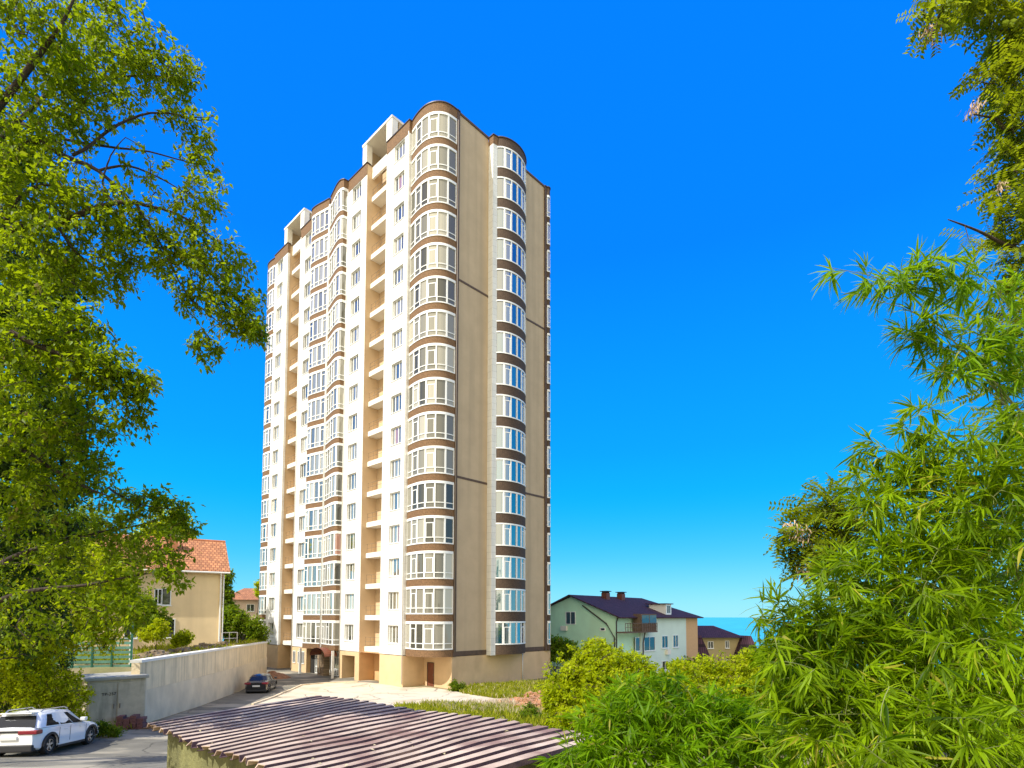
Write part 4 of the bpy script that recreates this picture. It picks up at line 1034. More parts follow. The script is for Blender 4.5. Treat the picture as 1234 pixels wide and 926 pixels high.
            for k in range(m_w):
                a0, a1 = 2*PI*k/m_w, 2*PI*(k+1)/m_w
                b.face([(w_ + wr*.58*math.cos(a0), yd + s1*.02, wr + wr*.58*math.sin(a0)), (w_ + wr*.58*math.cos(a1), yd + s1*.02, wr + wr*.58*math.sin(a1)), (w_ + wr*.66*math.cos(a1), yd + s1*.024, wr + wr*.66*math.sin(a1)), (w_ + wr*.66*math.cos(a0), yd + s1*.024, wr + wr*.66*math.sin(a0))])
                b.face([(w_, yd + s1*.01, wr), (w_ + .07*math.cos(a0), yd + s1*.005, wr + .07*math.sin(a0)), (w_ + .07*math.cos(a1), yd + s1*.005, wr + .07*math.sin(a1))])
            b.build('rim', M_r, wh)
            b = MB(); b.prism([(w_ - wr*.6, yd - s1*.07), (w_ + wr*.6, yd - s1*.07), (w_ + wr*.6, yd - s1*.10), (w_ - wr*.6, yd - s1*.10)], wr*.4, wr*1.6); b.build('brake_disc', M_bk, wh)
    # mirrors, handles, lights, plate, rails
    for s1 in (-1, 1):
        b = MB(); b.box(xf0 - .62, xf0 - .44, s1*(W/2 - .02) - .1 + s1*.1, s1*(W/2 - .02) + .1 + s1*.1, zs_(xf0) + .06, zs_(xf0) + .21); b.build('mirror', M_p if suv else M_bk, root, bevel=.03)
        for xh in (-.55, .45):
            b = MB(); b.box(xh, xh + .2, s1*(W/2 + .0) - .012, s1*(W/2 + .0) + .022, zs_(0) - .20, zs_(0) - .165); b.build('door_handle', M_p, root, bevel=.008)
    M_tl = bpy.data.materials.get('tail_lamp_red') or mat('tail_lamp_red', (.22, .008, .02), .35, coat=.3)
    zt = zs_(-L_/2 + .1)
    for s1 in (-1, 1):
        b = MB(); y0, y1 = sorted((s1 * (W/2 - .62 if suv else W/2 - .48), s1 * (W/2 - .06)))
        b.box(-L_/2 - .03, -L_/2 + .32, y0, y1 + (.05 if s1 > 0 else 0), zt - .24, zt - .09) if s1 > 0 else b.box(-L_/2 - .03, -L_/2 + .32, y0 - .05, y1, zt - .24, zt - .09)
        b.build('tail_light', M_tl, root, bevel=.03)
        if suv and s1 > 0:
            b = MB(); b.box(-L_/2 - .02, -L_/2 + .05, -W/2 + .62, W/2 - .62, zt - .17, zt - .10); b.build('light_strip', M_bk, root)
        b = MB(); y0, y1 = sorted((s1 * (W/2 - .5), s1 * (W/2 - .12))); b.box(L_/2 - .28, L_/2 + .0, y0, y1, zs_(L_/2 - .1) - .22, zs_(L_/2 - .1) - .08); b.build('headlight', M_glassD, root, bevel=.03)
    b = MB(); b.box(-L_/2 - .045, -L_/2 + .05, -.27, .27, ride + (.42 if suv else .38), ride + (.54 if suv else .50)); b.build('number_plate', mat('plate_white', (.75, .75, .72), .5) if 'plate_white' not in bpy.data.materials else bpy.data.materials['plate_white'], root)
    b = MB(); b.box(-L_/2 - .035, -L_/2 + .22, -W/2 + .12, W/2 - .12, ride - .02, ride + (.24 if suv else .14)); b.build('rear_bumper', M_bk, root, bevel=.04)
    b = MB(); b.box(L_/2 - .3, L_/2 + .01, -W/2 + .2, W/2 - .2, ride, ride + .28); b.build('front_bumper', M_bk, root, bevel=.04)
    if suv:
        for s1 in (-1, 1):
            b = MB(); yy = s1 * (wt_ - .06); b.tube([(xr1 + .1, yy, zr - .02), (xr1 + .25, yy, zr + .06), (xf1 - .25, yy, zr + .07), (xf1 - .05, yy, zr)], .022, 6); b.build('roof_rail', M_r, root)
        b = MB(); b.box(xr1 - .30, xr1 + .12, -wt_ + .12, wt_ - .12, zr - .06, zr - .015); b.build('spoiler', M_p, root, bevel=.012)
        b = MB(); b.tube([(xr1 + .35, 0, zr + .02), (xr1 + .22, 0, zr + .12)], .02, 5); b.build('roof_antenna', M_bk, root)
    return root
suv = car('white_suv', 4.32, 1.80, 1.62, .22,
          [(-2.16, .98), (-2.05, 1.06), (-1.3, 1.05), (0, 1.02), (.85, .99), (1.1, .98), (1.7, .90), (2.05, .76), (2.16, .62)],
          (-2.02, -1.62, .15, 1.05, 1.58), (.86, .87, .87), 'white compact suv with black arch cladding parked under the tree', 'car', True)
def place_car(o, px_r, Yr, h, zoff=0):
    """rear right wheel contact at photo column px_r and distance Yr, heading h"""
    h = Vector(h).normalized(); d = ray(px_r, 900)
    return h
def set_car(o, rear, h, L_, W, wx_r):
    h = Vector(h).normalized(); ln = Vector((-h.y, h.x))
    c = Vector(rear) - h * wx_r + ln * (W/2)
    zf = gz(*(c + h * 1.35)); zr_ = gz(*(c - h * 1.35)); pitch = math.atan2(zf - zr_, 2.7)
    o.location = (c.x, c.y, (zf + zr_) / 2 + .02)
    o.rotation_euler = (0, -pitch, math.atan2(h.y, h.x))
set_car(suv, (-16.05, 19.75), (-.17, .985), 4.32, 1.8, -1.32)
suv.scale = (.94, .94, .94)
sed = car('black_sedan', 4.6, 1.76, 1.44, .17,
          [(-2.3, .86), (-2.2, .98), (-1.5, .99), (0, .93), (.9, .91), (1.6, .82), (2.1, .68), (2.3, .55)],
          (-1.72, -1.0, .25, 1.15, 1.42), (.012, .012, .015), 'small black sedan parked beside the concrete retaining wall', 'car', False)
rp = gpix(325.5, 836.5)
set_car(sed, (rp.x, rp.y), (-.235, .97), 4.6, 1.76, -1.52)

# ================================================================== VEGETATION
def leaf_mesh(name, base, dirv, nrm, Ln, Wd, mats, tint, shape='ovate', wood=None, wood_mat=None, parent=None):
    """many small leaf faces as one mesh: arrays base(n,3), dirv(n,3) unit, nrm(n,3) unit"""
    n = len(base); side = np.cross(dirv, nrm); side /= (np.linalg.norm(side, axis=1, keepdims=True) + 1e-9)
    nr = np.cross(side, dirv)
    L_ = Ln[:, None]; W_ = Wd[:, None]
    if shape == 'ovate':
        V = np.stack([base, base + dirv*L_*.42 + side*W_*.5 + nr*W_*.12, base + dirv*L_*.98 - nr*L_*.14, base + dirv*L_*.42 - side*W_*.5 + nr*W_*.12, base + dirv*L_*.45 - nr*W_*.02], 1)
        F = np.array([[0, 1, 2, 4], [0, 4, 2, 3]])
    else:   # lance, two bends
        V = np.stack([base, base + dirv*L_*.25 + side*W_*.5 + nr*W_*.15, base + dirv*L_*.62 + side*W_*.36 - nr*(L_*.06), base + dirv*L_*.97 - nr*L_*.22,
                      base + dirv*L_*.62 - side*W_*.36 - nr*(L_*.06), base + dirv*L_*.25 - side*W_*.5 + nr*W_*.15, base + dirv*L_*.25, base + dirv*L_*.62 - nr*L_*.075], 1)
        F = np.array([[0, 1, 6, 0], [0, 6, 5, 0], [1, 2, 7, 6], [6, 7, 4, 5], [2, 3, 7, 2], [7, 3, 4, 7]])
    k = V.shape[1]; verts = V.reshape(-1, 3)
    if shape == 'ovate':
        faces = (np.arange(n)[:, None, None] * k + F[None]).reshape(-1, 4); sizes = np.full(len(faces), 4); loops = faces.reshape(-1)
        ft = np.repeat(tint, len(F))
    else:
        o4 = np.array([[1, 2, 7, 6], [6, 7, 4, 5]]); o3 = np.array([[0, 1, 6], [0, 6, 5], [2, 3, 7], [7, 3, 4]])
        per = np.concatenate([o4.reshape(-1), o3.reshape(-1)]); loops = (np.arange(n)[:, None] * k + per[None]).reshape(-1)
        sizes = np.tile(np.array([4, 4, 3, 3, 3, 3]), n); ft = np.repeat(tint, 6)
    me = bpy.data.meshes.new(name)
    me.vertices.add(len(verts)); me.vertices.foreach_set('co', verts.reshape(-1).astype(np.float32))
    me.loops.add(len(loops)); me.loops.foreach_set('vertex_index', loops.astype(np.int32))
    me.polygons.add(len(sizes)); st = np.concatenate([[0], np.cumsum(sizes)[:-1]])
    me.polygons.foreach_set('loop_start', st.astype(np.int32))
    me.update(calc_edges=True)
    a = me.attributes.new('tint', 'FLOAT', 'FACE'); a.data.foreach_set('value', ft.astype(np.float32))
    me.materials.append(mats)
    o = bpy.data.objects.new(name, me); COL.objects.link(o)
    if parent is not None: o.parent = parent
    return o
def unit(a): return a / (np.linalg.norm(a, axis=-1, keepdims=True) + 1e-9)

M_bark = mat('grey_brown_bark', (.05, .036, .026), .95, var=.4, scale=9, bump=.7, bscale=30)
M_culm = mat('bamboo_culm', (.16, .19, .05), .5, var=.25, scale=4)

def foliage_tree(root, limbs, blobs, n_twigs, leaves_per, Ln, Wd, lmat, seed, twig_r=.006, droop=.3, spread=.16, shape='ovate', along=.55,
                 parts=('trunk', 'branches', 'crown'), fan=False, wood=M_bark, tmul=1.0, origin=(0, 0, 0), flat=.5, maxlink=2.2, tintf=None):
    """limbs: [(points, radii)]; first limb is the trunk. blobs: (centre, radius3, weight). Twigs reach from the nearest wood into the blobs
    and carry the leaves."""
    rg = np.random.default_rng(seed); O = np.array(origin)
    nodes = []; nr = []
    for i, (pts, rad) in enumerate(limbs):
        b = MB(); P = [Vector(p) for p in pts]; fine = []
        for j in range(len(P) - 1):
            for t in np.linspace(0, 1, 6, endpoint=False):
                fine.append((P[j].lerp(P[j+1], t), rad[j] + (rad[j+1] - rad[j]) * t))
        fine.append((P[-1], rad[-1]))
        sm = []
        for k in range(len(fine)):                                # soften corners
            a = fine[max(0, k-2)][0]; c = fine[min(len(fine)-1, k+2)][0]; m = fine[k][0]
            q = (a + c + m * 2) / 4 if 0 < k < len(fine) - 1 else m
            w_ = mnoise.noise_vector(q * 1.3 + Vector((seed, 0, 0))) * .05
            sm.append((q + (w_ if k else Vector((0, 0, 0))), fine[k][1]))
        b.tube([q - Vector(origin) for q, _ in sm], [r for _, r in sm], 8 if sm[0][1] > .03 else 5)
        b.build(parts[0] if i == 0 else 'limb', wood, root, smooth=True, fixn=False)
        for q, r in sm:
            if i > 0 or r < .12 or True: nodes.append(np.array(q)); nr.append(r)
    nodes = np.array(nodes)[(0 if len(limbs) == 1 else 3):]
    w = np.array([bl[2] for bl in blobs], float); w /= w.sum()
    tips = []
    for i in range(n_twigs):
        c, r, _ = blobs[rg.choice(len(blobs), p=w)]
        d = rg.normal(size=3); d /= np.linalg.norm(d); d *= (rg.uniform(.12, 1) ** .5) * (1 + .55 * mnoise.noise(Vector((d * 2.2 + np.array(c)).tolist())) + (.25 if rg.uniform() < .06 else 0))
        tips.append(np.array(c) + d * np.array(r))
    tips = np.array(tips)
    dist = np.array([np.min(np.linalg.norm(nodes - t, axis=1)) for t in tips]); order = np.argsort(dist)
    cap = len(nodes) + 8 * n_twigs + 10; N_ = np.zeros((cap, 3)); N_[:len(nodes)] = nodes; cnt = len(nodes)
    tw = MB(); B_, D_, NN_, LL, WW, TT = [], [], [], [], [], []
    for ti in order:
        tip = tips[ti]; dd = np.linalg.norm(N_[:cnt] - tip, axis=1); j = int(np.argmin(dd)); p0 = N_[j].copy(); ln = dd[j]
        if ln < .03: continue
        if ln > maxlink * 3: continue
        mid = (p0 + tip) / 2 + np.array([0, 0, ln * .12]) + rg.normal(size=3) * ln * .08
        seg = 5; ts_ = np.linspace(0, 1, seg + 1)[:, None]
        C = (1-ts_)**2 * p0 + 2*(1-ts_)*ts_ * mid + ts_**2 * tip
        r0 = min(.024, twig_r * (1 + ln * 2.2))
        tw.tube([C[k] - O for k in range(seg + 1)], [r0 + (twig_r * .35 - r0) * k / seg for k in range(seg + 1)], 4 if ln > .3 else 3, cap=False)
        N_[cnt:cnt+seg] = C[1:]; cnt += seg
        nl = max(2, int(rg.normal(leaves_per, leaves_per * .3)))
        tdir = unit(tip - p0)
        tb = min(.55, max(0, .25 + rg.normal() * .10 + .60 * mnoise.noise(Vector((tip * 1.7).tolist()))))   # the whole twig's own tone
        if tintf is not None: tb = tintf(tip, tb)
        for q in range(nl):
            if fan:
                t = 1 - (rg.uniform(0, 1) ** 2) * along
            else: t = 1 - rg.uniform(0, along)
            x = t * seg; k = min(seg - 1, int(x)); p = C[k] + (C[k+1] - C[k]) * (x - k)
            d = unit(tdir * (.9 if fan else .45) + rg.normal(size=3) * (.36 if fan else .75) + np.array([0, 0, -droop]))
            nn = unit(np.array([0, 0, 1.0]) + rg.normal(size=3) * flat)
            B_.append(p + (rg.normal(size=3) * spread * (0 if fan else 1)) ); D_.append(d); NN_.append(nn)
            sc = rg.uniform(.42, 1.25); LL.append(Ln * sc); WW.append(Wd * sc * rg.uniform(.8, 1.2)); TT.append(min(.999, tb + rg.uniform(0, .5)) if rg.uniform() > .02 else .99)
    tw.build(parts[1], wood, root, smooth=True, fixn=False)
    o = leaf_mesh(parts[2], np.array(B_) - O, np.array(D_), np.array(NN_), np.array(LL), np.array(WW), lmat, np.array(TT) * tmul, shape, parent=root)
    return o

def A(px, py, Y): return tuple(at(px, py, Y))
def blob(px, py, Y, rpx, w=None, dz=1.0, sx=1.0, sy=1.0):
    s_ = Y / F_PX; r = rpx * s_
    return (A(px, py, Y), (r * sx, r * dz, r * sy), (rpx / 40.0) ** 2 if w is None else w)

# ---- big deciduous tree whose crown fills the left of the view
L_near = leaf_mat('leaf_deep_green', (.008, .028, .002), (.20, .29, .005), (.52, .66, .007), .44, odd=(.16, .11, .04))
tr = empty('large_tree', (-11.5, 7.6, gz(-11.5, 7.6)), label='large leafy deciduous tree with spreading branches filling the left edge', cat='tree')
org = tuple(tr.location)
def J(p): return p
tk = [(-11.5, 7.6, gz(-11.5, 7.6) - .1), (-11.2, 7.8, 4.5), (-10.8, 8.0, 7.5), (-10.6, 8.3, 10.5), (-10.2, 8.6, 14)]
limbs = [(tk, [.30, .24, .20, .15, .08]),
    ([tk[2], A(0, 278, 8.6), A(65, 271, 8.7), A(134, 246, 8.8), A(161, 246, 8.9)], [.10, .065, .05, .035, .028]),
    ([A(161, 246, 8.9), A(210, 258, 9.1), A(255, 290, 9.2)], [.026, .018, .009]),
    ([A(161, 246, 8.9), A(196, 300, 9.2), A(225, 360, 9.4), A(262, 390, 9.5)], [.026, .02, .014, .008]),
    ([tk[3], A(30, 164, 9.0), A(75, 190, 9.0), A(115, 209, 9.0), A(152, 240, 8.95)], [.09, .05, .04, .03, .024]),
    ([tk[3], A(20, 95, 8.2), A(62, 50, 8.1), A(85, 0, 8.0)], [.08, .05, .03, .016]),
    ([tk[3], A(60, 105, 9.4), A(100, 72, 9.5), A(150, 60, 9.6)], [.07, .035, .026, .012]),
    ([A(60, 105, 9.4), A(110, 98, 9.6), A(160, 92, 9.7), A(210, 96, 9.8)], [.03, .024, .018, .009]),
    ([A(85, 190, 9.0), A(145, 148, 9.4), A(175, 135, 9.5), A(240, 148, 9.7)], [.028, .022, .018, .008]),
    ([A(20, 150, 9.4), A(90, 175, 9.5), A(150, 180, 9.6), A(235, 200, 9.8)], [.03, .024, .018, .008]),
    ([tk[2], A(0, 395, 8.0), A(50, 420, 8.1), A(110, 440, 8.2), A(165, 452, 8.3)], [.09, .05, .036, .024, .01]),
    ([tk[1], A(0, 520, 8.8), A(45, 560, 8.9), A(100, 590, 9.0), A(135, 600, 9.1)], [.09, .05, .036, .024, .01]),
    ([tk[1], A(-5, 685, 9.6), A(40, 665, 9.7), A(90, 648, 9.8), A(150, 640, 10.0), A(210, 625, 10.2)], [.08, .05, .04, .03, .02, .01]),
    ([tk[1], A(-5, 730, 8.7), A(40, 715, 8.8), A(95, 708, 8.9), A(150, 700, 9.0), A(200, 690, 9.1)], [.08, .045, .035, .026, .018, .008]),
    ([A(130, 590, 9.1), A(165, 610, 9.6), A(210, 618, 9.9)], [.02, .015, .008]),
    ([A(65, 271, 8.7), A(90, 310, 8.9), A(130, 335, 9.1), A(160, 320, 9.2)], [.03, .024, .016, .008]),
    ([A(30, 164, 9.0), A(60, 130, 9.1), A(85, 125, 9.2), A(130, 110, 9.4)], [.03, .022, .018, .008]),
    ([A(115, 209, 9.0), A(150, 200, 9.2), A(185, 212, 9.4), A(225, 235, 9.5)], [.022, .018, .013, .007]),
    ([A(134, 246, 8.8), A(120, 225, 8.9), A(128, 190, 9.0), A(150, 170, 9.2)], [.02, .016, .011, .006]),
    ([A(0, 278, 8.6), A(20, 240, 8.6), A(45, 225, 8.7), A(80, 230, 8.8)], [.035, .026, .018, .009]),
    ([A(50, 420, 8.1), A(80, 400, 8.2), A(115, 395, 8.3)], [.02, .015, .008]),
    ([A(45, 560, 8.9), A(70, 530, 8.9), A(110, 520, 8.9)], [.02, .015, .008]),
    ([A(-5, 10, 8.4), A(30, 30, 8.5), A(70, 70, 8.8), A(105, 100, 9.1)], [.045, .03, .02, .01])]
bl = [blob(40, 40, 8.2, 70, dz=1.2), blob(130, 45, 9.4, 60), blob(105, 100, 9.2, 55), blob(190, 88, 9.7, 42), blob(218, 95, 9.8, 28), blob(20, 140, 8.6, 60),
      blob(235, 160, 9.7, 26), blob(90, 150, 9.2, 40, .45), blob(195, 140, 9.6, 18, .10), blob(245, 195, 9.8, 22), blob(175, 205, 9.3, 36, .22), blob(120, 260, 8.9, 48), blob(40, 230, 8.6, 60),
      blob(240, 240, 9.3, 30, .6), blob(215, 290, 9.3, 44), blob(265, 320, 9.4, 36), blob(285, 380, 9.5, 34, 1.2), blob(305, 400, 9.6, 16, .4), blob(235, 345, 9.4, 44), blob(245, 420, 9.5, 20, .5),
      blob(160, 300, 9.2, 46), blob(50, 310, 8.6, 64), blob(120, 340, 9.0, 36), blob(95, 400, 8.4, 38), blob(40, 400, 8.2, 60), blob(110, 455, 8.3, 44), blob(165, 470, 8.4, 24, .7), blob(155, 505, 8.4, 22, .4),
      blob(30, 490, 8.4, 60), blob(90, 520, 8.8, 45), blob(130, 450, 8.3, 30, .5), blob(30, 570, 8.8, 55), blob(110, 580, 9.0, 34), blob(150, 610, 9.6, 26), blob(60, 630, 9.3, 50, .8), blob(205, 625, 10.0, 30, .8), blob(180, 610, 9.8, 24, .5),
      blob(150, 660, 9.6, 38, .7), blob(200, 665, 9.3, 30, .7), blob(205, 695, 9.1, 18, .35), blob(150, 710, 9.0, 34, .6), blob(80, 690, 9.2, 44, .6), blob(20, 660, 9.2, 50, .7), blob(20, 745, 8.8, 50, .5), blob(110, 745, 8.9, 40, .4), blob(165, 745, 9.0, 26, .3)]
foliage_tree(tr, limbs, bl, 3700, 15, .106, .050, L_near, 21, origin=org, droop=.45, spread=.05, along=.6, maxlink=2)

# ---- medium trees and bushes further back
L_yel = leaf_mat('leaf_yellow_green', (.10, .17, .004), (.46, .52, .008), (.80, .86, .008), .48, odd=(.20, .16, .05))
L_mid = leaf_mat('leaf_mid_green', (.030, .075, .006), (.16, .24, .010), (.42, .55, .01), .45, odd=(.16, .13, .04))
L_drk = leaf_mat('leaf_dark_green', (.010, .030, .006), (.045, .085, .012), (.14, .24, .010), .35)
def small_tree(name, base, h, blobs, ntw, nlv, Ln, lm, seed, label, cat='tree', group=None, tr_r=.12, lean=(0, 0), spread=.12):
    o = empty(name, base, label=label, cat=cat, group=group)
    bx, by, bz = base; limbs = [([(bx, by, bz - .1), (bx + lean[0]*.4, by + lean[1]*.4, bz + h*.35), (bx + lean[0], by + lean[1], bz + h*.75)], [tr_r, tr_r*.75, tr_r*.3])]
    rr = random.Random(seed)
    top = [c for c, r, w in blobs]
    for c in rr.sample(top, min(5, len(top))):
        st = Vector(limbs[0][0][1]).lerp(Vector(limbs[0][0][2]), rr.uniform(0, .7)); c = Vector(c)
        limbs.append(([st, st.lerp(c, .5) + Vector((0, 0, .1 * h)) , c], [tr_r*.45, tr_r*.3, tr_r*.1]))
    foliage_tree(o, limbs, blobs, ntw, nlv, Ln, Ln*.55, lm, seed, origin=base, twig_r=max(.006, .02 * Ln / .2), spread=spread, maxlink=4, along=.8)
    return o
def ground_at(px, Y, dz=0):
    x = (px - 617) / 674 * Y
    s_ = (Vector((x, Y)) - WA).dot(WN); t_ = (Vector((x, Y)) - WA).dot(WD)
    return (x, Y, (terr_h(t_, s_) if s_ > 0 and t_ > 3 and (t_ < LW or s_ > 8.2) else gz(x, Y)) + dz)
small_tree('shade_backing_tree', (-17.5, 15.5, gz(-17.5, 15.5)), 8, [blob(-10, 330, 15, 90), blob(30, 420, 15, 70), blob(0, 520, 15, 90), blob(50, 560, 15.5, 60), blob(20, 640, 15.5, 80), blob(70, 500, 15, 40), blob(20, 740, 16, 60), blob(-10, 200, 15, 80), blob(60, 350, 15, 40, .5)],
           2600, 20, .16, L_drk, 30, 'added dark leafy tree behind the large tree, deepening its shade at the left edge', tr_r=.2, spread=.08)  # dark tree added to close sky gaps and darken the crown's shaded mass
small_tree('bushy_tree', ground_at(40, 24), 6, [blob(20, 700, 23, 55), blob(80, 690, 24, 50), blob(125, 715, 24, 38), blob(60, 745, 23, 55), blob(10, 770, 22, 50), blob(120, 760, 24, 32), blob(-30, 740, 22, 60)],
           1500, 22, .19, L_yel, 31, 'bushy yellow green tree behind the kiosk under the big branches', group='trees on the left bank')
small_tree('bushy_tree', ground_at(95, 38), 8, [blob(60, 655, 38, 55), blob(110, 650, 38, 45), blob(20, 640, 37, 50), blob(130, 690, 38, 40), blob(165, 735, 37, 26, .8), blob(185, 750, 37, 18, .6)],
           1200, 20, .28, L_mid, 33, 'mid green tree standing in front of the cream house facade', group='trees on the left bank')
small_tree('round_tree', ground_at(206, 62), 11, [blob(205, 640, 62, 26), blob(190, 655, 62, 24), blob(222, 652, 62, 16)], 420, 18, .42, L_yel, 35, 'light green treetop rising behind the orange roof', tr_r=.25, spread=.2)
small_tree('round_tree', ground_at(279, 70), 9, [blob(271, 697, 70, 9), blob(271, 718, 70, 11), blob(270, 742, 70, 16)], 420, 18, .42, L_mid, 36, 'tree with dark top right behind the cream house corner', tr_r=.2, spread=.2)
small_tree('round_tree', ground_at(292, 64), 5, [blob(290, 752, 64, 14), blob(305, 758, 64, 13), blob(272, 755, 64, 16), blob(312, 765, 64, 10), blob(280, 742, 64, 10)], 560, 18, .36, L_mid, 37, 'low green tree between the cream house and the tower', tr_r=.15, spread=.2)
small_tree('slender_tree', ground_at(310, 88), 9, [blob(313, 706, 88, 4), blob(314, 716, 88, 5)], 120, 14, .4, L_yel, 38, 'thin pale green tree just left of the tower', tr_r=.12, spread=.2)
small_tree('leafy_shrub', ground_at(60, 23.2), 2.4, [blob(45, 830, 22.5, 34), blob(80, 838, 23, 26), blob(25, 815, 22.5, 30), blob(95, 868, 23, 10)], 900, 18, .14, L_yel, 41, 'bright green shrub on the bank behind the white suv', 'shrub', 'shrubs on the left bank', tr_r=.05, spread=.06)
small_tree('leafy_shrub', ground_at(130, 24.3), 1, [blob(118, 880, 24, 9, sx=1.8, sy=.8), blob(95, 880, 23.5, 12), blob(138, 884, 24, 7, sx=1.6, sy=.7)], 420, 14, .12, L_mid, 42, 'low olive shrub at the foot of the utility kiosk', 'shrub', 'shrubs on the left bank', tr_r=.03, spread=.06)
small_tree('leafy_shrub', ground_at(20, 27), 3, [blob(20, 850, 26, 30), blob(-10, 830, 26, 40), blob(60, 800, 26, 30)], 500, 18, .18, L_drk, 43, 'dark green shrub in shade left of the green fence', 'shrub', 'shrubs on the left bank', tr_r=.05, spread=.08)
for i, (px, py, Y, r, lab) in enumerate(((190, 763, 36, 13, 'bright shrub below the ground floor window of the cream house'), (222, 770, 40, 9, 'small shrub on the wall top in front of the cream house'))):
    small_tree('garden_shrub', ground_at(px, Y), 1.2, [blob(px, py, Y, r), blob(px - r, py + 4, Y, r * .7)], 260, 14, .17, L_yel, 45 + i, lab, 'shrub', 'garden shrubs by the cream house', tr_r=.03, spread=.08)

# ---- green mesh fence on the bank and the white garden fence pieces
g0, g1 = at(62, 815, 28.5), at(158, 812, 29.5)
fz = min(g0.z, g1.z) - .2; fdir = (g1.xy - g0.xy); fl = fdir.length
fe = empty('mesh_fence', (g0.x, g0.y, fz), math.atan2(fdir.y, fdir.x), label='teal green garden fence with tall corner post behind the kiosk', cat='fence')
M_teal = mat('teal_paint', (.02, .13, .08), .6, var=.2); M_tealnet = mat('teal_sheet', (.12, .27, .20), .7, var=.3, scale=2)
for i in range(5):
    x = fl * i / 4; b = MB(); b.box(x - .04, x + .04, -.04, .04, -.8, 1.9 if i < 4 else 3.0); b.build('post', M_teal, fe)
for i in range(4):
    b = MB()
    for k in range(7): z = .2 + k * .24; b.box(fl*i/4 + .05, fl*(i+1)/4 - .05, -.015, .015, z, z + .14)
    b.build('slat_panel', M_tealnet, fe)
for z in (-.05, 1.88): b = MB(); b.box(0, fl, -.03, .03, z, z + .07); b.build('rail', M_teal, fe)
q0 = at(158, 795, 30); b = MB(); b.box(-.06, .06, -.06, .06, -2.2, 1.1); o = b.build('gate_post', M_slab); o.location = q0; o['label'] = 'pale leaning timber post at the left end of the wall'; o['category'] = 'post'
# railing beside the cream house
r0, r1 = ground_at(268, 52), ground_at(287, 53.5)
rr0 = empty('steel_railing', r0, math.atan2(r1[1] - r0[1], r1[0] - r0[0]), label='short pale tubular railing right of the cream house', cat='railing'); rl_ = math.dist(r0[:2], r1[:2])
b = MB(); b.tube([(0, 0, 1.1), (rl_, 0, 1.1)], .04, 6); b.build('top_rail', M_pipe, rr0)
b = MB(); b.tube([(0, 0, .55), (rl_, 0, .55)], .03, 6); b.build('mid_rail', M_pipe, rr0)
for k in range(3): b = MB(); b.tube([(rl_ * k / 2, 0, -.1), (rl_ * k / 2, 0, 1.1)], .04, 6); b.build('post', M_pipe, rr0)

# ---- rubble along the wall top: stones and clods one cannot count -> stuff
def rocks(name, spots, m, seed, label, cat, kind='stuff'):
    rr = random.Random(seed); b = MB()
    for (c, r) in spots:
        sq = [(-1,-1,-1),(1,-1,-1),(1,1,-1),(-1,1,-1),(-1,-1,1),(1,-1,1),(1,1,1),(-1,1,1)]
        P = [Vector(c) + Vector((x*rr.uniform(.5,1)*r, y*rr.uniform(.5,1)*r, z*rr.uniform(.4,.8)*r)) for x, y, z in sq]
        b.tint = rr.random()
        for q in ((0,3,2,1),(4,5,6,7),(0,1,5,4),(1,2,6,5),(2,3,7,6),(3,0,4,7)): b.face([P[i] for i in q])
    o = b.build(name, m, fixn=False); return tag(o, label, cat, kind=kind)
M_rub = mat('rubble_stone', (.25, .19, .12), .95, var=.5, scale=1.2, bump=.4)
sp_ = []; rr = random.Random(9)
for _ in range(900):
    t = rr.uniform(4, 22); s_ = .5 + rr.uniform(0, 1) ** 1.3 * 2.6; p = WA + WD * t + WN * s_
    bump_ = .45 * max(0, 1 - abs(s_ - 1.6) / 1.3) * (0.6 + .6 * math.sin(t * 1.3)); sp_.append(((p.x, p.y, terr_h(t, s_) + max(0, bump_) * rr.uniform(.3, 1)), rr.uniform(.05, .22)))
rocks('rubble', sp_, M_rub, 4, 'brown rubble and clods piled behind the retaining wall top', 'rubble')
M_rub2 = mat('orange_rubble', (.46, .24, .13), .95, var=.4, scale=2, bump=.4)
sp_ = []
for _ in range(700):
    px, py = rr.gauss(648, 22), rr.gauss(852, 6); q = gpix(px, max(840, py)); sp_.append(((q.x, q.y, gz(q.x, q.y) + .05 + .35 * rr.random() * math.exp(-((px - 650) / 22) ** 2)), rr.uniform(.04, .16)))
rocks('rubble', sp_, M_rub2, 5, 'orange brown rubble heap at the grass edge in front of the shrubs', 'rubble')

# ---- grass and weeds (uncountable -> stuff)
def grass(name, pts, hh, ww, lm, seed, label):
    rg = np.random.default_rng(seed); n = len(pts); pts = np.array(pts)
    d = unit(np.stack([rg.normal(0, .45, n), rg.normal(0, .45, n), np.ones(n)], 1)); nn = unit(rg.normal(size=(n, 3)) * [1, 1, .2])
    o = leaf_mesh(name, pts, d, nn, hh * rg.uniform(.4, 1.3, n), ww * rg.uniform(.6, 1.4, n), lm, rg.uniform(0, 1, n), 'ovate'); return tag(o, label, 'grass', kind='stuff')
L_grs = leaf_mat('grass_blades', (.12, .17, .010), (.38, .38, .02), (.55, .58, .02), .4, odd=(.45, .36, .16))
def poly_pts(poly, n, rgen, dens=None):
    xs = [p[0] for p in poly]; ys = [p[1] for p in poly]; out = []
    while len(out) < n:
        x, y = rgen.uniform(min(xs), max(xs)), rgen.uniform(min(ys), max(ys)); ins = False; j = len(poly) - 1
        for i in range(len(poly)):
            if (poly[i][1] > y) != (poly[j][1] > y) and x < (poly[j][0]-poly[i][0])*(y-poly[i][1])/(poly[j][1]-poly[i][1]) + poly[i][0]: ins = not ins
            j = i
        if ins and mnoise.noise(Vector((x*.9, y*.9, 3))) > (-.1 if dens is None else dens): out.append((x, y, gz(x, y)))
    return out
rg_ = random.Random(12)
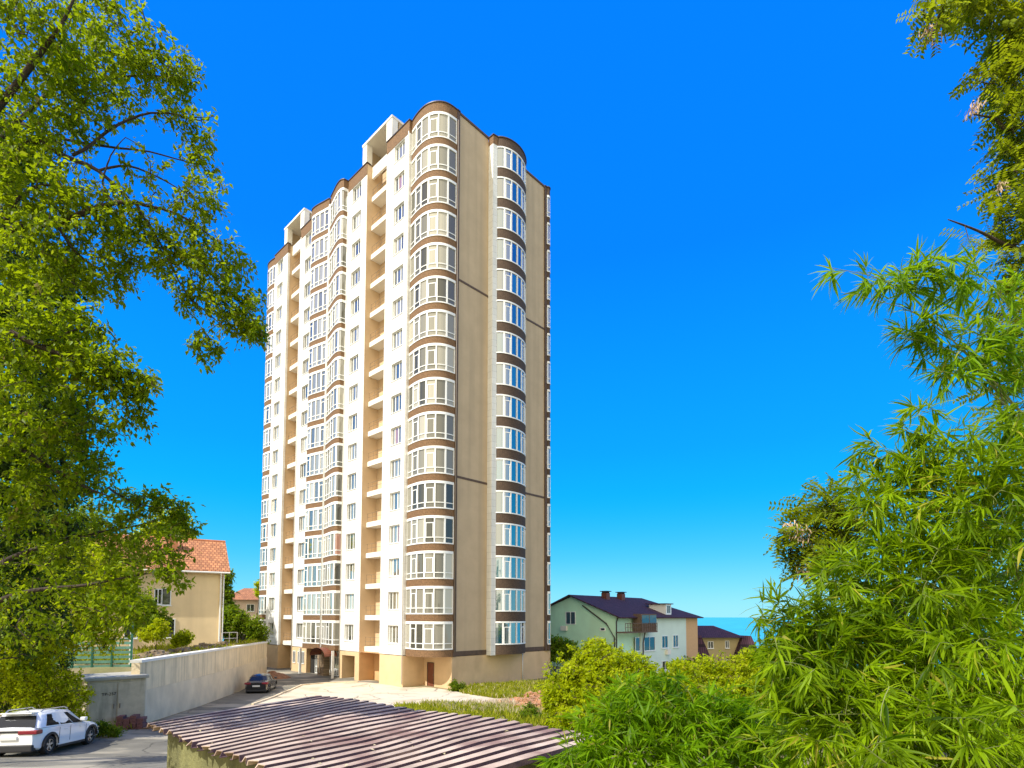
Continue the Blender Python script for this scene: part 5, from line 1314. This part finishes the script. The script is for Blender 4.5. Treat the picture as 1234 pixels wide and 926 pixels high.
gp = [P2(552, 836), P2(562, 828), P2(600, 826), P2(640, 823), P2(700, 822), P2(720, 840), P2(640, 842), P2(600, 843)]
grass('weeds', poly_pts(gp, 9000, rg_, -.25), .42, .09, L_grs, 51, 'yellow green weeds along the shaded base of the tower')
gp2 = [P2(478, 853), P2(520, 849), P2(600, 853), P2(660, 858), P2(720, 866), P2(720, 930), P2(600, 900), P2(480, 880)]
grass('weeds', poly_pts(gp2, 16000, rg_, -.3), .38, .08, L_grs, 52, 'tall yellow green weeds between the forecourt and the corrugated roof')
gp3 = [(-30, 22), (-17.5, 23.0), (-17.4, 25.0), (-19.5, 25.6), (-24, 28), (-30, 28)]
grass('weeds', poly_pts(gp3, 9000, rg_, -.5), .30, .06, L_grs, 53, 'grass on the bank around the kiosk and the white suv')
gt = []
for _ in range(7000):
    t = rg_.uniform(3, 30); s_ = .4 + 6 * rg_.random() ** 1.2; p = WA + WD * t + WN * s_
    if mnoise.noise(Vector((p.x*.6, p.y*.6, 7))) > .0: gt.append((p.x, p.y, terr_h(t, s_)))
for _ in range(5000):
    x_, y_, z_ = ground_at(rg_.uniform(40, 170), rg_.uniform(26, 34)); gt.append((x_, y_, z_))
grass('weeds', gt, .4, .09, L_grs, 54, 'dry weeds on the terrace above the retaining wall')
L_dry = leaf_mat('straw_blades', (.36, .30, .16), (.62, .55, .36), (.5, .45, .25), .25)
gd_ = [P2(495, 852), P2(560, 849), P2(640, 846), P2(690, 852), P2(720, 866), P2(640, 866), P2(560, 862)]
grass('dry_weeds', poly_pts(gd_, 4200, rg_, .02), .40, .05, L_dry, 57, 'straw coloured dry weeds along the edge of the forecourt')
grass('dry_weeds', poly_pts(gp, 1200, rg_, .1), .42, .05, L_dry, 58, 'straw coloured dry weeds among the green ones at the tower base')
q = gpix(549, 834)
small_tree('leafy_shrub', (q.x, q.y, gz(q.x, q.y)), .8, [blob(549, 828, q.y, 7), blob(556, 830, q.y, 6)], 200, 14, .16, L_mid, 55, 'small round shrub at the tower corner', 'shrub', tr_r=.03, spread=.06)
small_tree('leafy_shrub', ground_at(640, 30), 1.4, [blob(640, 862, 30, 12), blob(625, 868, 30, 8)], 240, 14, .14, L_mid, 56, 'small green shrub beside the orange rubble heap', 'shrub', tr_r=.03, spread=.06)

# ---- yellow green shrubs right of centre
small_tree('large_shrub', ground_at(712, 24), 3.4, [blob(715, 800, 24, 34), blob(690, 825, 24, 34), blob(745, 812, 24, 34), blob(720, 850, 23, 46), blob(672, 845, 23.5, 22), blob(770, 812, 24, 24), blob(690, 880, 22, 30), blob(760, 850, 23.5, 40)],
           2600, 20, .17, L_yel, 61, 'rounded yellow green shrub below the green house, next to the tower base', 'shrub', 'sunlit shrubs right of the forecourt', tr_r=.08, spread=.07)
small_tree('large_shrub', ground_at(845, 27), 3.4, [blob(820, 818, 27, 26), blob(850, 815, 27, 28), blob(885, 818, 27, 28), blob(830, 850, 26, 40), blob(880, 850, 26, 40), blob(795, 828, 27, 20), blob(915, 810, 27, 30)],
           2200, 20, .18, L_yel, 62, 'yellow green shrub below the ochre house', 'shrub', 'sunlit shrubs right of the forecourt', tr_r=.08, spread=.07)
small_tree('large_shrub', ground_at(960, 30), 4, [blob(940, 790, 30, 36), blob(985, 780, 30, 44), blob(960, 830, 29, 50), blob(1030, 790, 30, 60)],
           1500, 20, .2, L_mid, 63, 'green shrub mass behind the bamboo at the right', 'shrub', 'sunlit shrubs right of the forecourt', tr_r=.08, spread=.08)
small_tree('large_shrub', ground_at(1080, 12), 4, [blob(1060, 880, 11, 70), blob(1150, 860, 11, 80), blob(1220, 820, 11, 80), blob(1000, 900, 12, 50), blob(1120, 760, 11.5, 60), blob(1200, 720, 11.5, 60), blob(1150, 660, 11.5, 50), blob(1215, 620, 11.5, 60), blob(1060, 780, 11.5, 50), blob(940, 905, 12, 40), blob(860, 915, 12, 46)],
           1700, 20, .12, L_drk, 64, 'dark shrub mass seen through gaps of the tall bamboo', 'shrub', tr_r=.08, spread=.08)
# bushes round the feet of the houses beyond
for i, (px, Y, py, r, lab) in enumerate(((668, 60, 775, 16, 'dark bush at the tower foot in front of the green house'), (836, 76, 800, 16, 'bush between the green house and the ochre house'), (905, 80, 800, 22, 'bush right of the ochre house'))):
    small_tree('bush', ground_at(px, Y, -.5), 2, [blob(px, py + 6, Y, r), blob(px + r, py + 10, Y, r * .8)], 260, 16, .4, L_mid, 65 + i, lab, 'bush', tr_r=.1, spread=.2)

# ---- bamboo clumps
L_bam = leaf_mat('bamboo_leaf', (.008, .035, .002), (.25, .38, .005), (.50, .72, .007), .42, rough=.4, odd=(.36, .32, .04))
L_bamd = leaf_mat('bamboo_leaf_deep', (.008, .045, .002), (.20, .36, .006), (.50, .76, .008), .45, rough=.4, odd=(.3, .28, .05))
def bamboo(label, base, culms, blobs, ntw, nlv, Ln, Wd, lm, seed, group='bamboo clumps'):
    o = empty('bamboo_clump', base, label=label, cat='bamboo', group=group); limbs = []
    rr = random.Random(seed)
    for (tx, ty, tY) in culms:
        t = Vector(at(tx, ty, tY)); bx = Vector(base) + Vector((rr.uniform(-.6, .6), rr.uniform(-.5, .5), -.1))
        mid = bx.lerp(t, .55) + Vector((0, 0, (t.z - bx.z) * .22)); limbs.append(([bx, bx.lerp(mid, .5) + Vector((0, 0, .2)), mid, mid.lerp(t, .55) + Vector((0, 0, .06 * (t - bx).length)), t], [.019, .017, .012, .005, .002]))
    foliage_tree(o, limbs, blobs, ntw, nlv, Ln, Wd, lm, seed, origin=base, twig_r=.0028, shape='lance', fan=True, along=.85, droop=.32, wood=M_culm, flat=.7, parts=('culm', 'branches', 'foliage'), maxlink=2)
    return o
b1 = (5.2, 5.2, gz(5.2, 5.2))
bamboo('tall bamboo clump filling the right edge with long narrow leaves', b1,
    [(1105, 500, 5.0), (1160, 520, 4.8), (1060, 620, 5.2), (1010, 700, 5.0), (1200, 600, 4.6), (960, 790, 4.8), (1120, 700, 4.6), (1230, 480, 5), (905, 745, 5.0), (1180, 760, 4.2), (1000, 860, 4.5)],
    [blob(1110, 545, 5.0, 38), blob(1160, 560, 4.9, 55), blob(1215, 590, 4.8, 60), blob(1080, 600, 5.1, 48), blob(1130, 640, 4.9, 64), blob(1200, 680, 4.7, 70), blob(1060, 690, 5.1, 60), blob(1000, 740, 5.0, 46), blob(1040, 690, 5.2, 40),
     blob(960, 740, 5.0, 34, .5), blob(1100, 760, 4.8, 80), blob(1190, 800, 4.5, 85), blob(1020, 800, 4.9, 70), blob(960, 810, 5.0, 50), blob(1080, 870, 4.6, 80), blob(1180, 900, 4.3, 80), blob(990, 890, 4.7, 70), blob(1050, 545, 5.1, 20, .2), blob(930, 760, 5.1, 28, .25), blob(1220, 520, 5, 40, .7), blob(1105, 500, 5, 26, .25), blob(1045, 585, 5, 30, .3), blob(930, 730, 5, 26, .2), blob(1000, 700, 5, 34, .35), blob(960, 790, 3.9, 40, .12), blob(1120, 830, 3.7, 80, .25), blob(1050, 900, 3.6, 60, .2), blob(1210, 880, 3.5, 60, .2)],
    2300, 12, .21, .020, L_bam, 71)
b2 = (2.6, 6.4, gz(2.6, 6.4))
bamboo('darker bamboo clump at the bottom centre beside the corrugated roof', b2,
    [(715, 862, 6.5), (757, 824, 6.6), (812, 818, 6.6), (870, 845, 6.6), (690, 905, 6.4), (920, 850, 6.4)],
    [blob(725, 885, 6.5, 36), blob(765, 862, 6.6, 40), blob(820, 862, 6.6, 42), blob(870, 868, 6.6, 40), blob(700, 925, 6.3, 34), blob(770, 910, 6.4, 56), blob(850, 915, 6.3, 56), blob(920, 890, 6.4, 50), blob(800, 822, 6.6, 16, .12), blob(755, 830, 6.6, 14, .12), blob(672, 920, 6.4, 12, .12)],
    1300, 11, .21, .024, L_bamd, 72)
b3 = (8.6, 6.6, gz(8.6, 6.6))
bamboo('thin arching bamboo sprays reaching out across the sky at the right', b3,
    [(985, 318, 6.0), (1010, 355, 6.0), (1060, 400, 6.1), (1090, 440, 6.1), (1110, 300, 6.2)],
    [blob(1060, 335, 6.1, 34, .5, sy=.6), blob(1105, 330, 6.1, 36, .9, sy=.6), blob(1012, 322, 6.0, 22, .22, sy=.4), blob(1150, 340, 6.2, 36, .8, sy=.7), blob(1105, 395, 6.2, 34, .7, sy=.6), blob(1165, 410, 6.2, 44, 1.4), blob(1210, 430, 6.2, 40, 1.2), blob(1150, 450, 6.2, 26, .4), blob(1215, 350, 6.2, 26, .4)],
    330, 9, .25, .022, L_bamd, 73)

# ---- feathery-leaved tree at the upper right (pinnate leaves, tan seed pods)
L_rob = leaf_mat('pinnate_leaf', (.035, .075, .005), (.22, .28, .010), (.50, .58, .01), .45, odd=(.22, .18, .05))
M_pod = mat('tan_seed_pod', (.45, .32, .20), .8, var=.3, scale=20)
def pinnate_tree(label, base, limbs, blobs, ntw, seed, pods, group='feathery trees at the right'):
    o = empty('locust_tree', base, label=label, cat='tree', group=group); rg = np.random.default_rng(seed); O = np.array(base)
    nodes = []
    for i, (pts, rad) in enumerate(limbs):
        b = MB(); P = crs3(pts); b.tube([Vector(p) - Vector(base) for p in P], list(np.interp(np.linspace(0, len(pts)-1, len(P)), range(len(pts)), rad)), 7)
        b.build('trunk' if i == 0 else 'limb', M_bark, o, smooth=True, fixn=False); nodes += [np.array(p) for p in P[2:]]
    nodes = np.array(nodes); N_ = np.zeros((len(nodes) + 5 * ntw + 5, 3)); N_[:len(nodes)] = nodes; cnt = len(nodes)
    w = np.array([bq[2] for bq in blobs]); w = w / w.sum(); tips = []
    for _ in range(ntw):
        c, r, _w = blobs[rg.choice(len(blobs), p=w)]; d = unit(rg.normal(size=3)) * rg.uniform(.2, 1) ** .5; tips.append(np.array(c) + d * np.array(r))
    tips = sorted(tips, key=lambda t: np.min(np.linalg.norm(nodes - t, axis=1)))
    tw_ = MB(); B_, D_, N2, LL, WW, TT = [], [], [], [], [], []
    for tip in tips:
        dd = np.linalg.norm(N_[:cnt] - tip, axis=1); j = int(np.argmin(dd)); p0 = N_[j].copy(); ln = dd[j]
        if ln < .05: continue
        mid = (p0 + tip) / 2 + np.array([0, 0, .1 * ln]); ts_ = np.linspace(0, 1, 5)[:, None]; C = (1-ts_)**2*p0 + 2*(1-ts_)*ts_*mid + ts_**2*tip
        tw_.tube([c - O for c in C], [.008, .007, .006, .005, .003], 4, cap=False); N_[cnt:cnt+4] = C[1:]; cnt += 4
        for _ in range(int(rg.integers(2, 5))):                       # compound leaves
            st = C[int(rg.integers(2, 5))]; ax = unit(unit(tip - p0) * .5 + rg.normal(size=3) * .6 + np.array([0, 0, -.25])); up = unit(np.array([0, 0, 1.]) + rg.normal(size=3) * .5)
            sd = unit(np.cross(ax, up)); ll = rg.uniform(.24, .38); tb = rg.uniform(0, .5)
            tw_.tube([st - O, st + ax * ll * .5 - O, st + ax * ll + np.array([0, 0, -.02]) - O], [.002, .0016, .001], 3, cap=False)
            for q in range(7):
                for s1 in (-1, 1):
                    B_.append(st + ax * ll * (q + 1) / 7.5); D_.append(unit(sd * s1 + ax * .35 + rg.normal(size=3) * .1)); N2.append(up)
                    LL.append(.082 * rg.uniform(.8, 1.15)); WW.append(.034); TT.append(min(.99, tb + rg.uniform(0, .5)))
    tw_.build('branches', M_bark, o, smooth=True, fixn=False)
    leaf_mesh('crown', np.array(B_) - O, np.array(D_), np.array(N2), np.array(LL), np.array(WW), L_rob, np.array(TT), 'ovate', parent=o)
    for (c, r, nn_) in pods:                                          # hanging clusters of dry pods
        Bp, Dp, Np, Lp, Wp = [], [], [], [], []
        for _ in range(nn_):
            Bp.append(np.array(c) + rg.normal(size=3) * r * .5 - O); Dp.append(unit(np.array([0, 0, -1.]) + rg.normal(size=3) * .4)); Np.append(unit(rg.normal(size=3) * [1, 1, .2])); Lp.append(.09 * rg.uniform(.7, 1.2)); Wp.append(.016)
        po = leaf_mesh('seed_pods', np.array(Bp), np.array(Dp), np.array(Np), np.array(Lp), np.array(Wp), M_pod, rg.uniform(0, 1, nn_), 'lance', parent=o)
    return o
def crs3(pts):
    P = [Vector(p) for p in pts]; out = []; n = len(P)
    for i in range(n - 1):
        p0, p1, p2, p3 = P[max(i-1, 0)], P[i], P[i+1], P[min(i+2, n-1)]
        for k in range(6):
            t = k / 6; out.append(.5*((2*p1) + (p2-p0)*t + (2*p0-5*p1+4*p2-p3)*t*t + (3*p1-p0-3*p2+p3)*t**3))
    out.append(P[-1]); return out
lb = (9.2, 7.8, gz(9.2, 7.8)); z0 = lb[2]
pinnate_tree('feathery leaved tree hanging in from the upper right corner', lb,
    [([lb, (9.0, 7.7, z0 + 3), (8.4, 7.4, z0 + 6.5), (7.9, 7.2, z0 + 10), (7.4, 7.0, z0 + 13)], [.20, .17, .13, .09, .05]),
     ([(8.3, 7.4, z0 + 6.8), A(1234, 300, 7.2), A(1175, 275, 7.0), A(1140, 262, 6.9)], [.05, .03, .015, .006]),
     ([(8.0, 7.2, z0 + 9.5), A(1225, 150, 7.0), A(1195, 140, 7.0), A(1170, 135, 6.9)], [.05, .03, .015, .006]),
     ([(7.6, 7.1, z0 + 12), A(1215, -10, 7.0), A(1160, -20, 6.9), A(1110, -5, 6.8)], [.05, .03, .02, .008]),
     ([(8.4, 7.4, z0 + 6), A(1245, 380, 7.2), A(1215, 420, 7.1), A(1200, 460, 7.0)], [.05, .03, .015, .006])],
    [blob(1215, 25, 7.0, 36, 1.3), blob(1180, 5, 7.0, 26, .6), blob(1122, 12, 6.8, 20, .4), blob(1150, 0, 6.9, 22, .3), blob(1222, 85, 7.0, 30, 1.0), blob(1180, 95, 7.0, 12, .12), blob(1225, 130, 7.0, 32, 1.0), blob(1192, 130, 7.0, 14, .15), blob(1218, 165, 7.0, 20, .5), blob(1228, 215, 7.1, 32, 1.0), blob(1222, 270, 7.1, 34, 1.1),
     blob(1165, 280, 6.9, 14, .08), blob(1232, 330, 7.2, 30, .7), blob(1225, 400, 7.1, 38, 1), blob(1225, 470, 7.0, 40, .8)],
    420, 81, [(A(1170, 125, 6.9), .10, 50), (A(1120, 35, 6.8), .12, 60), (A(1205, 220, 7.0), .08, 30)])
lb2 = (6.0, 8.2, gz(6.0, 8.2)); z0 = lb2[2]
pinnate_tree('small feathery tree with tan seed pods poking out above the bamboo', lb2,
    [([lb2, (5.7, 8.0, z0 + 1.6), (5.1, 7.6, z0 + 3.2), A(1010, 640, 7.0)], [.06, .05, .03, .012]),
     ([(5.1, 7.6, z0 + 3.2), A(1000, 640, 7.0), A(955, 640, 6.9)], [.03, .014, .005])],
    [blob(990, 620, 7.0, 30, 1), blob(960, 640, 7.0, 22, .6), blob(1020, 610, 7.0, 28, .8), blob(975, 665, 6.9, 24, .8), blob(1010, 650, 7.0, 30, 1.2), blob(940, 638, 6.9, 8, .1)],
    150, 82, [(A(965, 640, 6.85), .12, 80), (A(972, 685, 6.85), .09, 60), (A(950, 632, 6.85), .07, 30)])

lf = []; rgl = np.random.default_rng(77)
for _ in range(110):
    e_, t_ = rgl.uniform(.1, 7.4), rgl.uniform(.1, rl - .1); qq = Q(e_, t_); lf.append((qq.x, qq.y, SZ + .035 + .07 * rgl.random()))
n_ = len(lf); o = leaf_mesh('fallen_leaves', np.array(lf), unit(np.stack([rgl.normal(size=n_), rgl.normal(size=n_), rgl.normal(size=n_) * .15], 1)), unit(np.stack([rgl.normal(size=n_) * .2, rgl.normal(size=n_) * .2, np.ones(n_)], 1)), rgl.uniform(.04, .10, n_), rgl.uniform(.02, .045, n_), L_dry, rgl.uniform(0, 1, n_))
tag(o, 'dry fallen leaves scattered on the corrugated roof', 'leaves', kind='stuff')
